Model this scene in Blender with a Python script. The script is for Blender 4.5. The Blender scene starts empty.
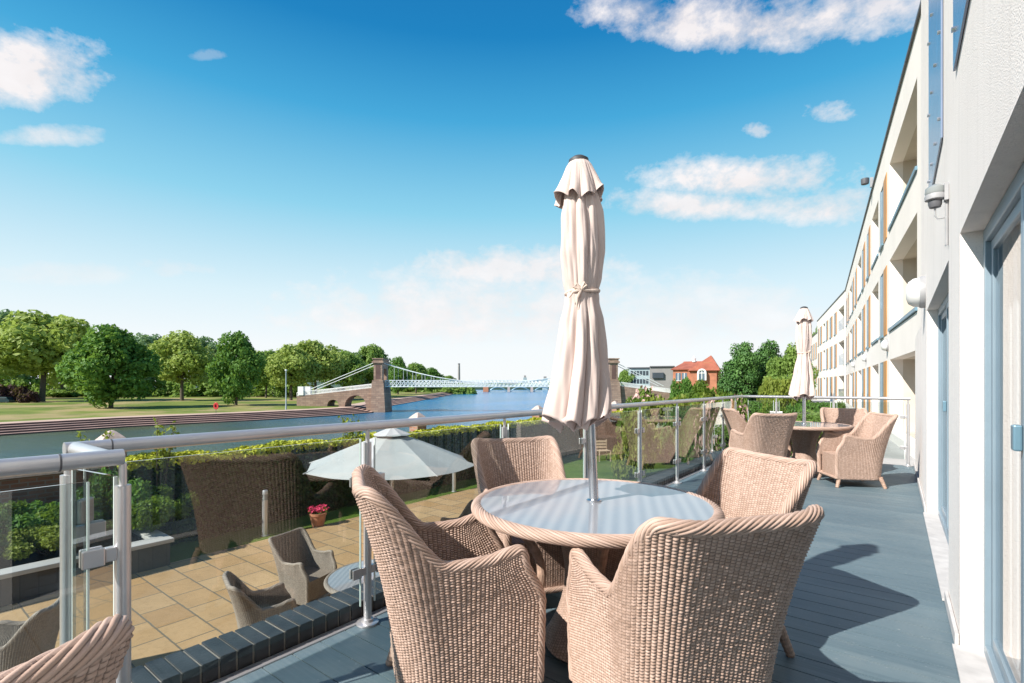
import bpy, bmesh, math, random
import numpy as np
from mathutils import Vector, Matrix
R = math.radians
sc = bpy.context.scene
COL = sc.collection
rnd = random.Random(7)

# ------------------------------------------------------------------ camera
EYE = 1.33
YAW = R(37.45)
F = 500.0
cam = bpy.data.cameras.new('camera')
cam.lens = 36 * F / 1024
cam.sensor_width = 36
cam.shift_y = 43.0 / 1024
cam.clip_start = 0.02
cam.clip_end = 6000
camo = bpy.data.objects.new('camera', cam)
camo.location = (0, 0, EYE)
camo.rotation_euler = (R(90), 0, YAW)
COL.objects.link(camo)
sc.camera = camo
CY, SY = math.cos(YAW), math.sin(YAW)

def P(px, d, z=0.0):
    """the world point seen in column px at depth d (metres), at height z"""
    r = (px - 512) / F * d
    return Vector((r * CY - d * SY, r * SY + d * CY, z))

def CW(r, d, z=0.0):
    return Vector((r * CY - d * SY, r * SY + d * CY, z))

# ------------------------------------------------------------------ sun, sky, exposure
SUN_EL = R(39)
SUN_H = Vector((-0.366, -0.930))         # horizontal direction towards the sun
sun = bpy.data.lights.new('sun', 'SUN')
sun.energy = 4.8
sun.angle = R(0.55)
sun.color = (1.0, 0.95, 0.87)
suno = bpy.data.objects.new('sun', sun)
to_sun = Vector((SUN_H.x * math.cos(SUN_EL), SUN_H.y * math.cos(SUN_EL), math.sin(SUN_EL)))
suno.rotation_euler = (-to_sun).to_track_quat('-Z', 'Y').to_euler()
suno.location = (-20, -40, 40)
COL.objects.link(suno)

world = bpy.data.worlds.new('World')
sc.world = world
world.use_nodes = True
wn, wl = world.node_tree.nodes, world.node_tree.links
wn.clear()

def wnode(t, **k):
    n = wn.new(t)
    for a, b in k.items():
        setattr(n, a, b)
    return n

def wmath(op, a, b=None, c=None, clamp=False):
    n = wnode('ShaderNodeMath', operation=op, use_clamp=clamp)
    for i, v in enumerate((a, b, c)):
        if v is None:
            continue
        if isinstance(v, (int, float)):
            n.inputs[i].default_value = v
        else:
            wl.new(v, n.inputs[i])
    return n.outputs[0]

sky = wnode('ShaderNodeTexSky', sky_type='NISHITA', sun_disc=False)
sky.sun_elevation = SUN_EL
sky.sun_rotation = math.atan2(SUN_H.x, SUN_H.y)
sky.altitude = 30
sky.air_density = 1.0
sky.dust_density = 0.6
sky.ozone_density = 2.5
SKY_STRENGTH = 0.090
tcw = wnode('ShaderNodeTexCoord')
sepw = wnode('ShaderNodeSeparateXYZ')
wl.new(tcw.outputs['Generated'], sepw.inputs[0])
EL = wmath('ARCSINE', sepw.outputs[2])                       # elevation, radians
AZ = wmath('ARCTAN2', sepw.outputs[0], sepw.outputs[1])      # azimuth from +Y towards +X

def mixc(fac, a, b, blend='MIX'):
    n = wnode('ShaderNodeMix', data_type='RGBA', blend_type=blend)
    for i, v in ((0, fac), (6, a), (7, b)):
        if isinstance(v, (int, float)):
            n.inputs[i].default_value = v
        elif isinstance(v, tuple):
            n.inputs[i].default_value = (*v, 1)
        else:
            wl.new(v, n.inputs[i])
    return n.outputs[2]

# deepen the blue overhead, pale milky air towards the horizon
ramp = wnode('ShaderNodeValToRGB')
wl.new(wmath('DIVIDE', EL, R(60)), ramp.inputs[0])
e = ramp.color_ramp.elements
e[0].position = 0.0; e[0].color = (6.6, 6.8, 6.9, 1)
e[1].position = 1.0; e[1].color = (0.05, 0.8, 2.4, 1)
for pos, c in ((0.07, (6.4, 6.7, 6.85)), (0.16, (5.0, 6.2, 6.7)), (0.31, (1.95, 4.6, 6.0)), (0.46, (0.42, 2.8, 5.0)), (0.58, (0.07, 1.6, 3.8)), (0.8, (0.04, 0.9, 2.8))):
    k = e.new(pos); k.color = (*c, 1)
base_sky = mixc(0.95, sky.outputs[0], ramp.outputs[0])

def px_dir(px, py):
    r = (px - 512) / F
    az = math.atan(r) - YAW
    el = math.atan((384.5 - py) / F / math.sqrt(1 + r * r))
    return az, el

mapn = wnode('ShaderNodeMapping')
mapn.inputs['Scale'].default_value = (1, 1, 1.5)
wl.new(tcw.outputs['Generated'], mapn.inputs[0])
nz = wnode('ShaderNodeTexNoise')
nz.inputs['Scale'].default_value = 7.0
nz.inputs['Detail'].default_value = 9
nz.inputs['Roughness'].default_value = 0.58
nz.inputs['Distortion'].default_value = 0.1
wl.new(mapn.outputs[0], nz.inputs[0])
nz.inputs['Scale'].default_value = 8.0
nz.inputs['Roughness'].default_value = 0.62
nfine = wmath('SUBTRACT', nz.outputs[0], 0.5)
nz2 = wnode('ShaderNodeTexNoise')
nz2.inputs['Scale'].default_value = 26.0
nz2.inputs['Detail'].default_value = 8
nz2.inputs['Roughness'].default_value = 0.65
wl.new(mapn.outputs[0], nz2.inputs[0])
nsmall = wmath('MULTIPLY', wmath('SUBTRACT', nz2.outputs[0], 0.5), 1.25)
nmix = wmath('ADD', wmath('MULTIPLY', nfine, 0.85), wmath('MULTIPLY', nsmall, 0.35))
total = None
CLOUDS = [  # px, py, half width, half height, density
    (25, 78, 92, 44, 1.0), (55, 138, 58, 13, .7), (745, 28, 185, 34, 1.0), (870, 8, 90, 24, .9),
    (765, 185, 125, 28, 1.0), (700, 208, 120, 18, .95), (820, 205, 90, 26, .95), (760, 131, 17, 8, .55), (828, 114, 26, 10, .5),
    (510, 270, 110, 24, .85), (480, 315, 200, 40, .75), (690, 320, 150, 40, .5), (70, 275, 90, 14, .35), (170, 270, 40, 10, .25), (640, 10, 50, 14, .5), (208, 56, 18, 6, .22)]
for px, py, hw, hh, dens in CLOUDS:
    az, el = px_dir(px, py)
    # unit steps across and up the cloud, as directions in azimuth / elevation
    ax_, ex_ = (px_dir(px + 1, py)[0] - az), (px_dir(px + 1, py)[1] - el)
    ay_, ey_ = (px_dir(px, py - 1)[0] - az), (px_dir(px, py - 1)[1] - el)
    det = ax_ * ey_ - ay_ * ex_
    dA, dE = wmath('SUBTRACT', AZ, az), wmath('SUBTRACT', EL, el)
    a = wmath('ADD', wmath('MULTIPLY', dA, ey_ / det / hw), wmath('MULTIPLY', dE, -ay_ / det / hw))
    b = wmath('ADD', wmath('MULTIPLY', dA, -ex_ / det / hh), wmath('MULTIPLY', dE, ax_ / det / hh))
    b = wmath('MULTIPLY', b, wmath('SUBTRACT', 1.35, wmath('MULTIPLY', wmath('GREATER_THAN', b, 0.0), 0.45)))   # flatter undersides
    d2 = wmath('ADD', wmath('MULTIPLY', a, a), wmath('MULTIPLY', b, b))
    m = wmath('SUBTRACT', 0.72, wmath('MULTIPLY', d2, 0.72))
    m = wmath('ADD', m, wmath('MULTIPLY', nsmall if hw < 45 else nmix, 3.2))
    m = wmath('MULTIPLY', m, 1.2, clamp=True)
    m = wmath('MULTIPLY', m, wmath('SUBTRACT', 2.6, d2, clamp=True))
    m = wmath('MULTIPLY', m, dens)
    total = m if total is None else wmath('MAXIMUM', total, m)
cloudcol = mixc(wmath('MULTIPLY', wmath('ADD', nfine, 0.15), 2.0, clamp=True), (6.2, 5.7, 5.6), (7.4, 7.1, 7.1))
skyc = mixc(wmath('MULTIPLY', total, 0.93), base_sky, cloudcol)
bg = wnode('ShaderNodeBackground')
bg.inputs[1].default_value = SKY_STRENGTH
wl.new(skyc, bg.inputs[0])
wo = wnode('ShaderNodeOutputWorld')
wl.new(bg.outputs[0], wo.inputs[0])

sc.view_settings.view_transform = 'Standard'
sc.view_settings.look = 'None'
sc.view_settings.exposure = 0.7
sc.view_settings.gamma = 1
sc.render.engine = 'CYCLES'
sc.cycles.use_denoising = True
sc.cycles.max_bounces = 8
sc.cycles.transparent_max_bounces = 24
sc.cycles.caustics_reflective = False
sc.cycles.caustics_refractive = False
sc.cycles.sample_clamp_indirect = 8
sc.cycles.blur_glossy = 0.3

# ------------------------------------------------------------------ materials
MATS = {}

class NT:
    def __init__(s, name):
        s.m = bpy.data.materials.new(name)
        s.m.use_nodes = True
        s.n, s.l = s.m.node_tree.nodes, s.m.node_tree.links
        s.p = s.n['Principled BSDF']
        s.out = s.n['Material Output']
        s.tc = s.n.new('ShaderNodeTexCoord')
    def node(s, t, **k):
        n = s.n.new(t)
        for a, b in k.items():
            setattr(n, a, b)
        return n
    def set(s, sock, v):
        if isinstance(v, (int, float)):
            sock.default_value = v
        elif isinstance(v, tuple):
            sock.default_value = (*v, 1) if len(v) == 3 and sock.type == 'RGBA' else v
        else:
            s.l.new(v, sock)
    def math(s, op, a, b=None, clamp=False):
        n = s.node('ShaderNodeMath', operation=op, use_clamp=clamp)
        s.set(n.inputs[0], a)
        if b is not None:
            s.set(n.inputs[1], b)
        return n.outputs[0]
    def mix(s, f, a, b, blend='MIX'):
        n = s.node('ShaderNodeMix', data_type='RGBA', blend_type=blend)
        s.set(n.inputs[0], f); s.set(n.inputs[6], a); s.set(n.inputs[7], b)
        return n.outputs[2]
    def noise(s, scale, detail=4, rough=.55, vec=None, dist=0):
        n = s.node('ShaderNodeTexNoise')
        n.inputs['Scale'].default_value = scale
        n.inputs['Detail'].default_value = detail
        n.inputs['Roughness'].default_value = rough
        n.inputs['Distortion'].default_value = dist
        s.l.new(vec or s.tc.outputs['Object'], n.inputs[0])
        return n.outputs[0]
    def ramp(s, f, lo, hi):
        n = s.node('ShaderNodeMapRange')
        s.set(n.inputs[0], f)
        n.inputs[1].default_value = lo; n.inputs[2].default_value = hi
        return n.outputs[0]
    def bump(s, h, strength=.3, dist=.01):
        b = s.node('ShaderNodeBump')
        b.inputs['Strength'].default_value = strength
        b.inputs['Distance'].default_value = dist
        s.l.new(h, b.inputs['Height'])
        s.l.new(b.outputs[0], s.p.inputs['Normal'])
        return b
    def map(s, scale=(1, 1, 1), rot=(0, 0, 0), vec=None):
        n = s.node('ShaderNodeMapping')
        n.inputs['Scale'].default_value = scale
        n.inputs['Rotation'].default_value = rot
        s.l.new(vec or s.tc.outputs['Object'], n.inputs[0])
        return n.outputs[0]

def simple(name, base, rough=.6, metal=0., nscale=6., amt=.15, bump=0., bscale=60., bdist=.004, spec=.5, detail=5):
    t = NT(name)
    lo = tuple(c * (1 - amt) for c in base); hi = tuple(min(1, c * (1 + amt)) for c in base)
    t.set(t.p.inputs['Base Color'], t.mix(t.ramp(t.noise(nscale, detail), .3, .7), lo, hi))
    t.set(t.p.inputs['Roughness'], t.math('ADD', t.math('MULTIPLY', t.noise(nscale * 2.3, 3), .12), rough - .06, clamp=True))
    t.p.inputs['Metallic'].default_value = metal
    t.p.inputs['Specular IOR Level'].default_value = spec
    if bump:
        t.bump(t.noise(bscale, 5), bump, bdist)
    MATS[name] = t.m
    return t.m

simple('steel', (.62, .63, .65), .28, 1.0, 8, .06, .05, 200, .001)
simple('satin_steel', (.60, .59, .60), .36, .65, 5, .08)
t = NT('render_white')
rs = t.noise(2.2, 5, vec=t.map((3.5, 3.5, .35)))
c = t.mix(t.ramp(t.noise(1.3, 5), .3, .7), (.90, .83, .78), (.95, .88, .83))
c = t.mix(t.math('MULTIPLY', t.ramp(rs, .52, .78), .28), c, (.58, .52, .48))
c = t.mix(t.math('MULTIPLY', t.ramp(t.noise(150, 2), .56, .70), .22), c, (.50, .46, .44))
t.set(t.p.inputs['Base Color'], c)
t.p.inputs['Roughness'].default_value = .92
t.p.inputs['Specular IOR Level'].default_value = .2
t.bump(t.noise(150, 3), .7, .005)
MATS['render_white'] = t.m
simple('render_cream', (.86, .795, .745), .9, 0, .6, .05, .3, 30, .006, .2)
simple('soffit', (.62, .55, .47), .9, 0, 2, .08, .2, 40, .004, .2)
simple('frame_grey', (.25, .33, .39), .4, .2, 3, .08)
simple('panel_grey', (.26, .31, .37), .35, .1, 3, .1)
simple('guard_glass', (.20, .25, .36), .2, 0, 3, .08)
simple('dark_trim', (.10, .10, .11), .5, 0, 3, .1)
simple('curtain', (.62, .60, .57), .85, 0, 2, .06)
simple('plinth', (.52, .50, .49), .85, 0, 9, .15, .3, 60, .003)
simple('lamp_plastic', (.72, .72, .70), .4, 0, 5, .05)
simple('lamp_glass', (.28, .30, .30), .12, 0, 5, .05)
simple('stone_pink', (.50, .40, .36), .9, 0, 14, .18, .4, 60, .006)
simple('terracotta', (.48, .20, .11), .85, 0, 9, .2, .3, 50, .004)
simple('soil', (.035, .025, .018), .95, 0, 12, .3, .6, 40, .02)
simple('canvas_white', (.40, .41, .41), .8, 0, 4, .06)
simple('canvas_beige', (.61, .50, .46), .85, 0, 4, .04, .2, 350, .001, .2)
simple('cord_beige', (.66, .53, .45), .85)
simple('bark', (.095, .075, .055), .95, 0, 5, .3, .8, 22, .02)
simple('cane', (.42, .28, .21), .55, 0, 30, .3, .4, 120, .002)
simple('roof_tile', (.34, .105, .065), .85, 0, 1.2, .22, .5, 18, .03)
simple('brick_red', (.42, .17, .10), .9, 0, 1.5, .2, .4, 14, .02)
simple('white_paint', (.78, .78, .76), .5, 0, 6, .04)
simple('pale_paint', (.66, .70, .70), .6, 0, .2, .1)
simple('block_grey', (.25, .24, .23), .8, 0, .3, .12)
simple('block_blue', (.34, .42, .44), .5, 0, .3, .12)
simple('flower_pink', (.62, .03, .11), .7, 0, 20, .3)
simple('flower_pale', (.55, .36, .33), .7, 0, 9, .25)
simple('red_paint', (.50, .03, .03), .5)
simple('car_dark', (.02, .05, .06), .25, .3)
simple('tyre', (.02, .02, .02), .8)
simple('rubber', (.05, .05, .055), .6)
simple('wood_pale', (.55, .42, .30), .7, 0, 8, .15)
simple('conduit', (.33, .33, .34), .5)
simple('hills', (.05, .09, .06), .95, 0, .02, .3)
simple('window_dark', (.04, .055, .07), .08, 0, .4, .2, spec=.6)
simple('window_tint', (.10, .15, .20), .1, 0, .4, .3, spec=.6)
simple('steel_blue', (.16, .28, .36), .35, .2)
simple('dark_wicker', (.06, .05, .045), .7, 0, 60, .3, .6, 160, .004)
simple('path_paving', (.40, .39, .38), .9, 0, 1.2, .1, .4, 30, .004)

def leafmat(name, a, b, scale=.35, tr=.46):
    t = NT(name)
    info = t.node('ShaderNodeNewGeometry')
    f = t.math('ADD', t.math('MULTIPLY', t.ramp(t.noise(scale, 3), .3, .7), .6), t.math('MULTIPLY', info.outputs['Random Per Island'], .4))
    c = t.mix(f, a, b)
    t.set(t.p.inputs['Base Color'], c)
    t.p.inputs['Roughness'].default_value = .55
    t.p.inputs['Specular IOR Level'].default_value = .3
    tl = t.node('ShaderNodeBsdfTranslucent')
    t.l.new(t.mix(.4, c, (.20, .26, .02)), tl.inputs[0])
    ms = t.node('ShaderNodeMixShader')
    ms.inputs[0].default_value = tr
    t.l.new(t.p.outputs[0], ms.inputs[1]); t.l.new(tl.outputs[0], ms.inputs[2])
    t.l.new(ms.outputs[0], t.out.inputs[0])
    MATS[name] = t.m

leafmat('leaf_light', (.27, .36, .07), (.50, .60, .17))
leafmat('leaf_dark', (.055, .16, .03), (.23, .42, .08))
leafmat('leaf_mid', (.15, .27, .05), (.34, .48, .12))
leafmat('leaf_blue', (.16, .28, .15), (.31, .45, .24))
leafmat('leaf_hedge_lit', (.22, .28, .02), (.62, .60, .05), 1.2, .15)  # hedge top: fresh growth, with sunlight put into its colour
leafmat('leaf_hedge_shade', (.012, .028, .006), (.04, .075, .012), 1.2, .1)  # sides of the same hedge, darkened in colour to stand for shade
leafmat('leaf_shrub', (.07, .14, .02), (.25, .38, .05), 1.5)
leafmat('leaf_conifer', (.035, .11, .03), (.13, .26, .06), .8, .15)
leafmat('leaf_lime', (.16, .22, .03), (.36, .42, .08), .8)
leafmat('leaf_purple', (.05, .02, .03), (.14, .06, .07), .8)
leafmat('leaf_bloom', (.12, .20, .03), (.46, .34, .25), 1.6)

# wicker: strand colour varies strand by strand (UV = strand cell)
def wicker(name, a, b, c):
    t = NT(name)
    uv = t.tc.outputs['UV']
    sp = t.node('ShaderNodeVectorMath', operation='FLOOR')
    t.l.new(uv, sp.inputs[0])
    wnz = t.node('ShaderNodeTexWhiteNoise', noise_dimensions='2D')
    t.l.new(sp.outputs[0], wnz.inputs[0])
    col = t.mix(wnz.outputs[0], a, b)
    fib = t.noise(22, 4, vec=t.map((1, 14, 1), vec=uv))
    col = t.mix(t.math('MULTIPLY', t.ramp(fib, .35, .75), .45), col, c)
    col = t.mix(t.math('MULTIPLY', t.ramp(t.noise(5, 4), .45, .75), .3), col, b)
    fx = t.node('ShaderNodeVectorMath', operation='FRACTION'); t.l.new(uv, fx.inputs[0])
    sf = t.node('ShaderNodeSeparateXYZ'); t.l.new(fx.outputs[0], sf.inputs[0])
    ex = t.ramp(t.math('ABSOLUTE', t.math('SUBTRACT', sf.outputs[0], .5)), .36, .47)
    ey = t.ramp(t.math('ABSOLUTE', t.math('SUBTRACT', sf.outputs[1], .5)), .34, .46)
    gap = t.math('MAXIMUM', ex, ey)                       # crevice shade painted into the colour along strand edges
    col = t.mix(t.math('MULTIPLY', gap, .66), col, tuple(q * .22 for q in b))
    t.set(t.p.inputs['Base Color'], col)
    t.p.inputs['Roughness'].default_value = .52
    t.p.inputs['Specular IOR Level'].default_value = .35
    t.bump(fib, .25, .001)
    MATS[name] = t.m
wicker('wicker_honey', (.53, .375, .305), (.37, .245, .185), (.63, .475, .395))
wicker('wicker_grey', (.33, .275, .23), (.22, .18, .15), (.40, .345, .30))

def glassmat(name, tint, gain=1.0, rough=0.0):
    t = NT(name)
    geo = t.node('ShaderNodeNewGeometry')
    ior = t.math('ADD', 1.5, t.math('MULTIPLY', geo.outputs['Backfacing'], 1 / 1.5 - 1.5))
    fr = t.node('ShaderNodeFresnel')
    t.l.new(ior, fr.inputs[0])
    tr = t.node('ShaderNodeBsdfTransparent'); tr.inputs[0].default_value = (*tint, 1)
    gl = t.node('ShaderNodeBsdfGlossy'); gl.inputs['Roughness'].default_value = rough
    ms = t.node('ShaderNodeMixShader')
    t.l.new(t.math('MULTIPLY', t.math('MULTIPLY', fr.outputs[0], gain), t.math('SUBTRACT', 1.0, geo.outputs['Backfacing']), clamp=True), ms.inputs[0])
    t.l.new(tr.outputs[0], ms.inputs[1]); t.l.new(gl.outputs[0], ms.inputs[2])
    t.l.new(ms.outputs[0], t.out.inputs[0])
    MATS[name] = t.m
glassmat('glass_clear', (.90, .935, .925), 2.6)
glassmat('glass_door', (.82, .87, .91), 1.15, .01)
simple('glass_edge', (.62, .70, .68), .25, 0, 8, .05)

# deck boards running across the terrace (world X), 150 mm each
t = NT('deck')
sx = t.node('ShaderNodeSeparateXYZ'); t.l.new(t.tc.outputs['Object'], sx.inputs[0])
yy = sx.outputs[1]
cell = t.math('FLOOR', t.math('DIVIDE', yy, .15))
wnz = t.node('ShaderNodeTexWhiteNoise', noise_dimensions='1D'); t.l.new(cell, wnz.inputs['W'])
grain = t.noise(3, 6, vec=t.map((1.2, 26, 1)))
col = t.mix(wnz.outputs[0], (.078, .125, .155), (.118, .170, .198))
col = t.mix(t.math('MULTIPLY', t.ramp(grain, .35, .7), .55), col, (.16, .215, .24))
col = t.mix(t.math('MULTIPLY', t.ramp(t.noise(1.3, 7, .7, dist=.6), .5, .68), .42), col, (.20, .235, .245))
dust = t.noise(38, 3)
col = t.mix(t.math('MULTIPLY', t.ramp(dust, .66, .74), .5), col, (.33, .35, .35))
t.set(t.p.inputs['Base Color'], col)
t.set(t.p.inputs['Roughness'], t.math('ADD', .42, t.math('MULTIPLY', grain, .22)))
fr = t.math('FRACT', t.math('DIVIDE', yy, .0125))
t.bump(t.math('ADD', t.math('MULTIPLY', t.math('PINGPONG', fr, .5), .5), t.math('MULTIPLY', grain, .3)), .35, .002)
MATS['deck'] = t.m

def slabs(name, w, h, cols, gap, mortar=(.16, .13, .09), rot=0, bump=.5, off=.5, upright=False):
    t = NT(name)
    br = t.node('ShaderNodeTexBrick')
    br.offset = off
    vec = t.map(rot=(0, 0, rot))
    if upright:
        q = t.node('ShaderNodeSeparateXYZ'); t.l.new(t.tc.outputs['Object'], q.inputs[0])
        cb = t.node('ShaderNodeCombineXYZ'); t.l.new(t.math('ADD', q.outputs[0], q.outputs[1]), cb.inputs[0]); t.l.new(q.outputs[2], cb.inputs[1])
        vec = cb.outputs[0]
    wob = t.node('ShaderNodeVectorMath', operation='SCALE'); nw = t.node('ShaderNodeTexNoise'); nw.inputs['Scale'].default_value = 9; t.l.new(vec, nw.inputs[0])
    t.l.new(nw.outputs[1], wob.inputs[0]); wob.inputs['Scale'].default_value = gap * 1.2
    va = t.node('ShaderNodeVectorMath', operation='ADD'); t.l.new(vec, va.inputs[0]); t.l.new(wob.outputs[0], va.inputs[1])
    t.l.new(va.outputs[0], br.inputs[0])
    br.inputs['Color1'].default_value = (0, 0, 0, 1); br.inputs['Color2'].default_value = (1, 1, 1, 1)
    br.inputs['Mortar'].default_value = (.5, .5, .5, 1)
    br.inputs['Scale'].default_value = 1
    br.inputs['Mortar Size'].default_value = gap
    br.inputs['Brick Width'].default_value = w; br.inputs['Row Height'].default_value = h
    rp = t.node('ShaderNodeValToRGB'); t.l.new(br.outputs[0], rp.inputs[0])
    el = rp.color_ramp.elements
    el[0].color = (*cols[0], 1); el[1].color = (*cols[-1], 1)
    for i, c in enumerate(cols[1:-1]):
        q = el.new((i + 1) / (len(cols) - 1)); q.color = (*c, 1)
    st = t.noise(2.2, 6); st2 = t.noise(14, 5)
    c = t.mix(t.math('MULTIPLY', t.ramp(st, .4, .75), .35), rp.outputs[0], tuple(x * .6 for x in cols[0]))
    c = t.mix(t.math('MULTIPLY', t.ramp(st2, .5, .75), .3), c, tuple(x * .55 for x in cols[0]))
    c = t.mix(br.outputs['Fac'], c, mortar)
    t.set(t.p.inputs['Base Color'], c)
    t.p.inputs['Roughness'].default_value = .88
    t.bump(t.math('SUBTRACT', t.math('MULTIPLY', t.noise(25, 5), .4), br.outputs['Fac']), bump, .008)
    MATS[name] = t.m
slabs('patio_slabs', .62, .46, [(.40, .24, .105), (.445, .28, .135), (.37, .22, .10), (.47, .31, .16), (.43, .265, .12)], .011)
slabs('brick_brown', .225, .075, [(.16, .075, .05), (.22, .11, .075), (.13, .07, .05)], .011, (.16, .13, .11), bump=.6, upright=True)
slabs('brick_pier', .225, .075, [(.30, .13, .08), (.38, .18, .11), (.26, .11, .07)], .011, (.3, .26, .22), bump=.6, upright=True)
slabs('kerb_dark', .5, .2, [(.06, .055, .05), (.09, .08, .07)], .01, (.05, .045, .04))

# engineering brick coping
simple('brick_black', (.032, .034, .038), .45, 0, 7, .45, .5, 70, .004)
simple('mortar', (.28, .25, .22), .9, 0, 20, .2, .5, 60, .004)

# stone of the bridge
t = NT('bridge_stone')
br = t.node('ShaderNodeTexBrick'); t.l.new(t.map(rot=(R(90), 0, 0)), br.inputs[0])
br.inputs['Scale'].default_value = 1; br.inputs['Brick Width'].default_value = 1.5; br.inputs['Row Height'].default_value = .55
br.inputs['Mortar Size'].default_value = .05
br.inputs['Color1'].default_value = (.27, .175, .13, 1); br.inputs['Color2'].default_value = (.39, .27, .20, 1); br.inputs['Mortar'].default_value = (.2, .15, .12, 1)
t.set(t.p.inputs['Base Color'], t.mix(t.math('MULTIPLY', t.ramp(t.noise(.35, 6), .4, .7), .5), br.outputs[0], (.13, .09, .075)))
t.p.inputs['Roughness'].default_value = .9
MATS['bridge_stone'] = t.m

# timber cladding
t = NT('timber')
g = t.noise(2, 5, vec=t.map((6, 6, .6)))
t.set(t.p.inputs['Base Color'], t.mix(t.ramp(g, .3, .7), (.46, .20, .055), (.62, .33, .12)))
fr = t.math('FRACT', t.math('MULTIPLY', t.math('ADD', t.node('ShaderNodeSeparateXYZ').outputs[2], 0), 1))
t.p.inputs['Roughness'].default_value = .6
MATS['timber'] = t.m

# table top: woven stripes seen through bonded glass
t = NT('table_glass')
wv = t.node('ShaderNodeTexWave', wave_type='BANDS', bands_direction='DIAGONAL')
wv.inputs['Scale'].default_value = 7.5; wv.inputs['Distortion'].default_value = .25; wv.inputs['Detail'].default_value = 2
t.l.new(t.map((1, 1, .0), rot=(0, 0, R(20))), wv.inputs[0])
c = t.mix(t.math('MULTIPLY', wv.outputs[0], .8), (.25, .25, .285), (.38, .37, .39))
t.set(t.p.inputs['Base Color'], t.mix(t.math('MULTIPLY', t.ramp(t.noise(60, 3), .4, .7), .25), c, (.36, .33, .32)))
t.p.inputs['Roughness'].default_value = .35
t.p.inputs['Coat Weight'].default_value = 1
t.p.inputs['Coat Roughness'].default_value = .03
MATS['table_glass'] = t.m

# grass (short mown)
def grassmat(name, a, b, c, s=1.0):
    t = NT(name)
    col = t.mix(t.ramp(t.noise(.9 * s, 6), .35, .65), a, b)
    col = t.mix(t.math('MULTIPLY', t.ramp(t.noise(.13 * s, 5) if s == 1 else t.noise(.045, 6), .50, .60), .8), col, c)
    t.set(t.p.inputs['Base Color'], t.mix(t.math('MULTIPLY', t.noise(40 * s, 3), .5), col, tuple(x * .45 for x in a)))
    t.p.inputs['Roughness'].default_value = .9
    t.p.inputs['Specular IOR Level'].default_value = .15
    t.bump(t.noise(60 * s, 4), .8, .03)
    MATS[name] = t.m
grassmat('lawn', (.07, .13, .015), (.14, .22, .03), (.17, .22, .05))
grassmat('park_grass', (.11, .17, .03), (.26, .29, .07), (.48, .35, .19), .12)

# far-bank ground and steps
simple('sandy_path', (.50, .36, .28), .9, 0, .2, .1)
simple('step_stone', (.46, .30, .25), .9, 0, .25, .22, .3, 3, .05)
simple('river_edge', (.12, .07, .06), .9, 0, .3, .3)

# river
t = NT('river')
pos = t.tc.outputs['Object']
wv1 = t.noise(.55, 5, .65, vec=t.map((1, 1, 1)))
wv2 = t.noise(2.2, 4, .6)
h = t.math('ADD', wv1, t.math('MULTIPLY', wv2, .35))
near = t.node('ShaderNodeSeparateXYZ'); t.l.new(pos, near.inputs[0])
far = t.ramp(near.outputs[1], 40, 110)        # grey-green on the near reach, blending to blue farther along
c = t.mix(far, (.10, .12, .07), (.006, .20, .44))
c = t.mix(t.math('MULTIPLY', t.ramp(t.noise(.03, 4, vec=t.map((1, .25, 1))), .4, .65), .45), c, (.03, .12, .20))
t.set(t.p.inputs['Base Color'], c)
t.p.inputs['Roughness'].default_value = .14
t.p.inputs['Specular IOR Level'].default_value = .09
t.bump(h, .55, .35)
MATS['river'] = t.m

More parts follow.
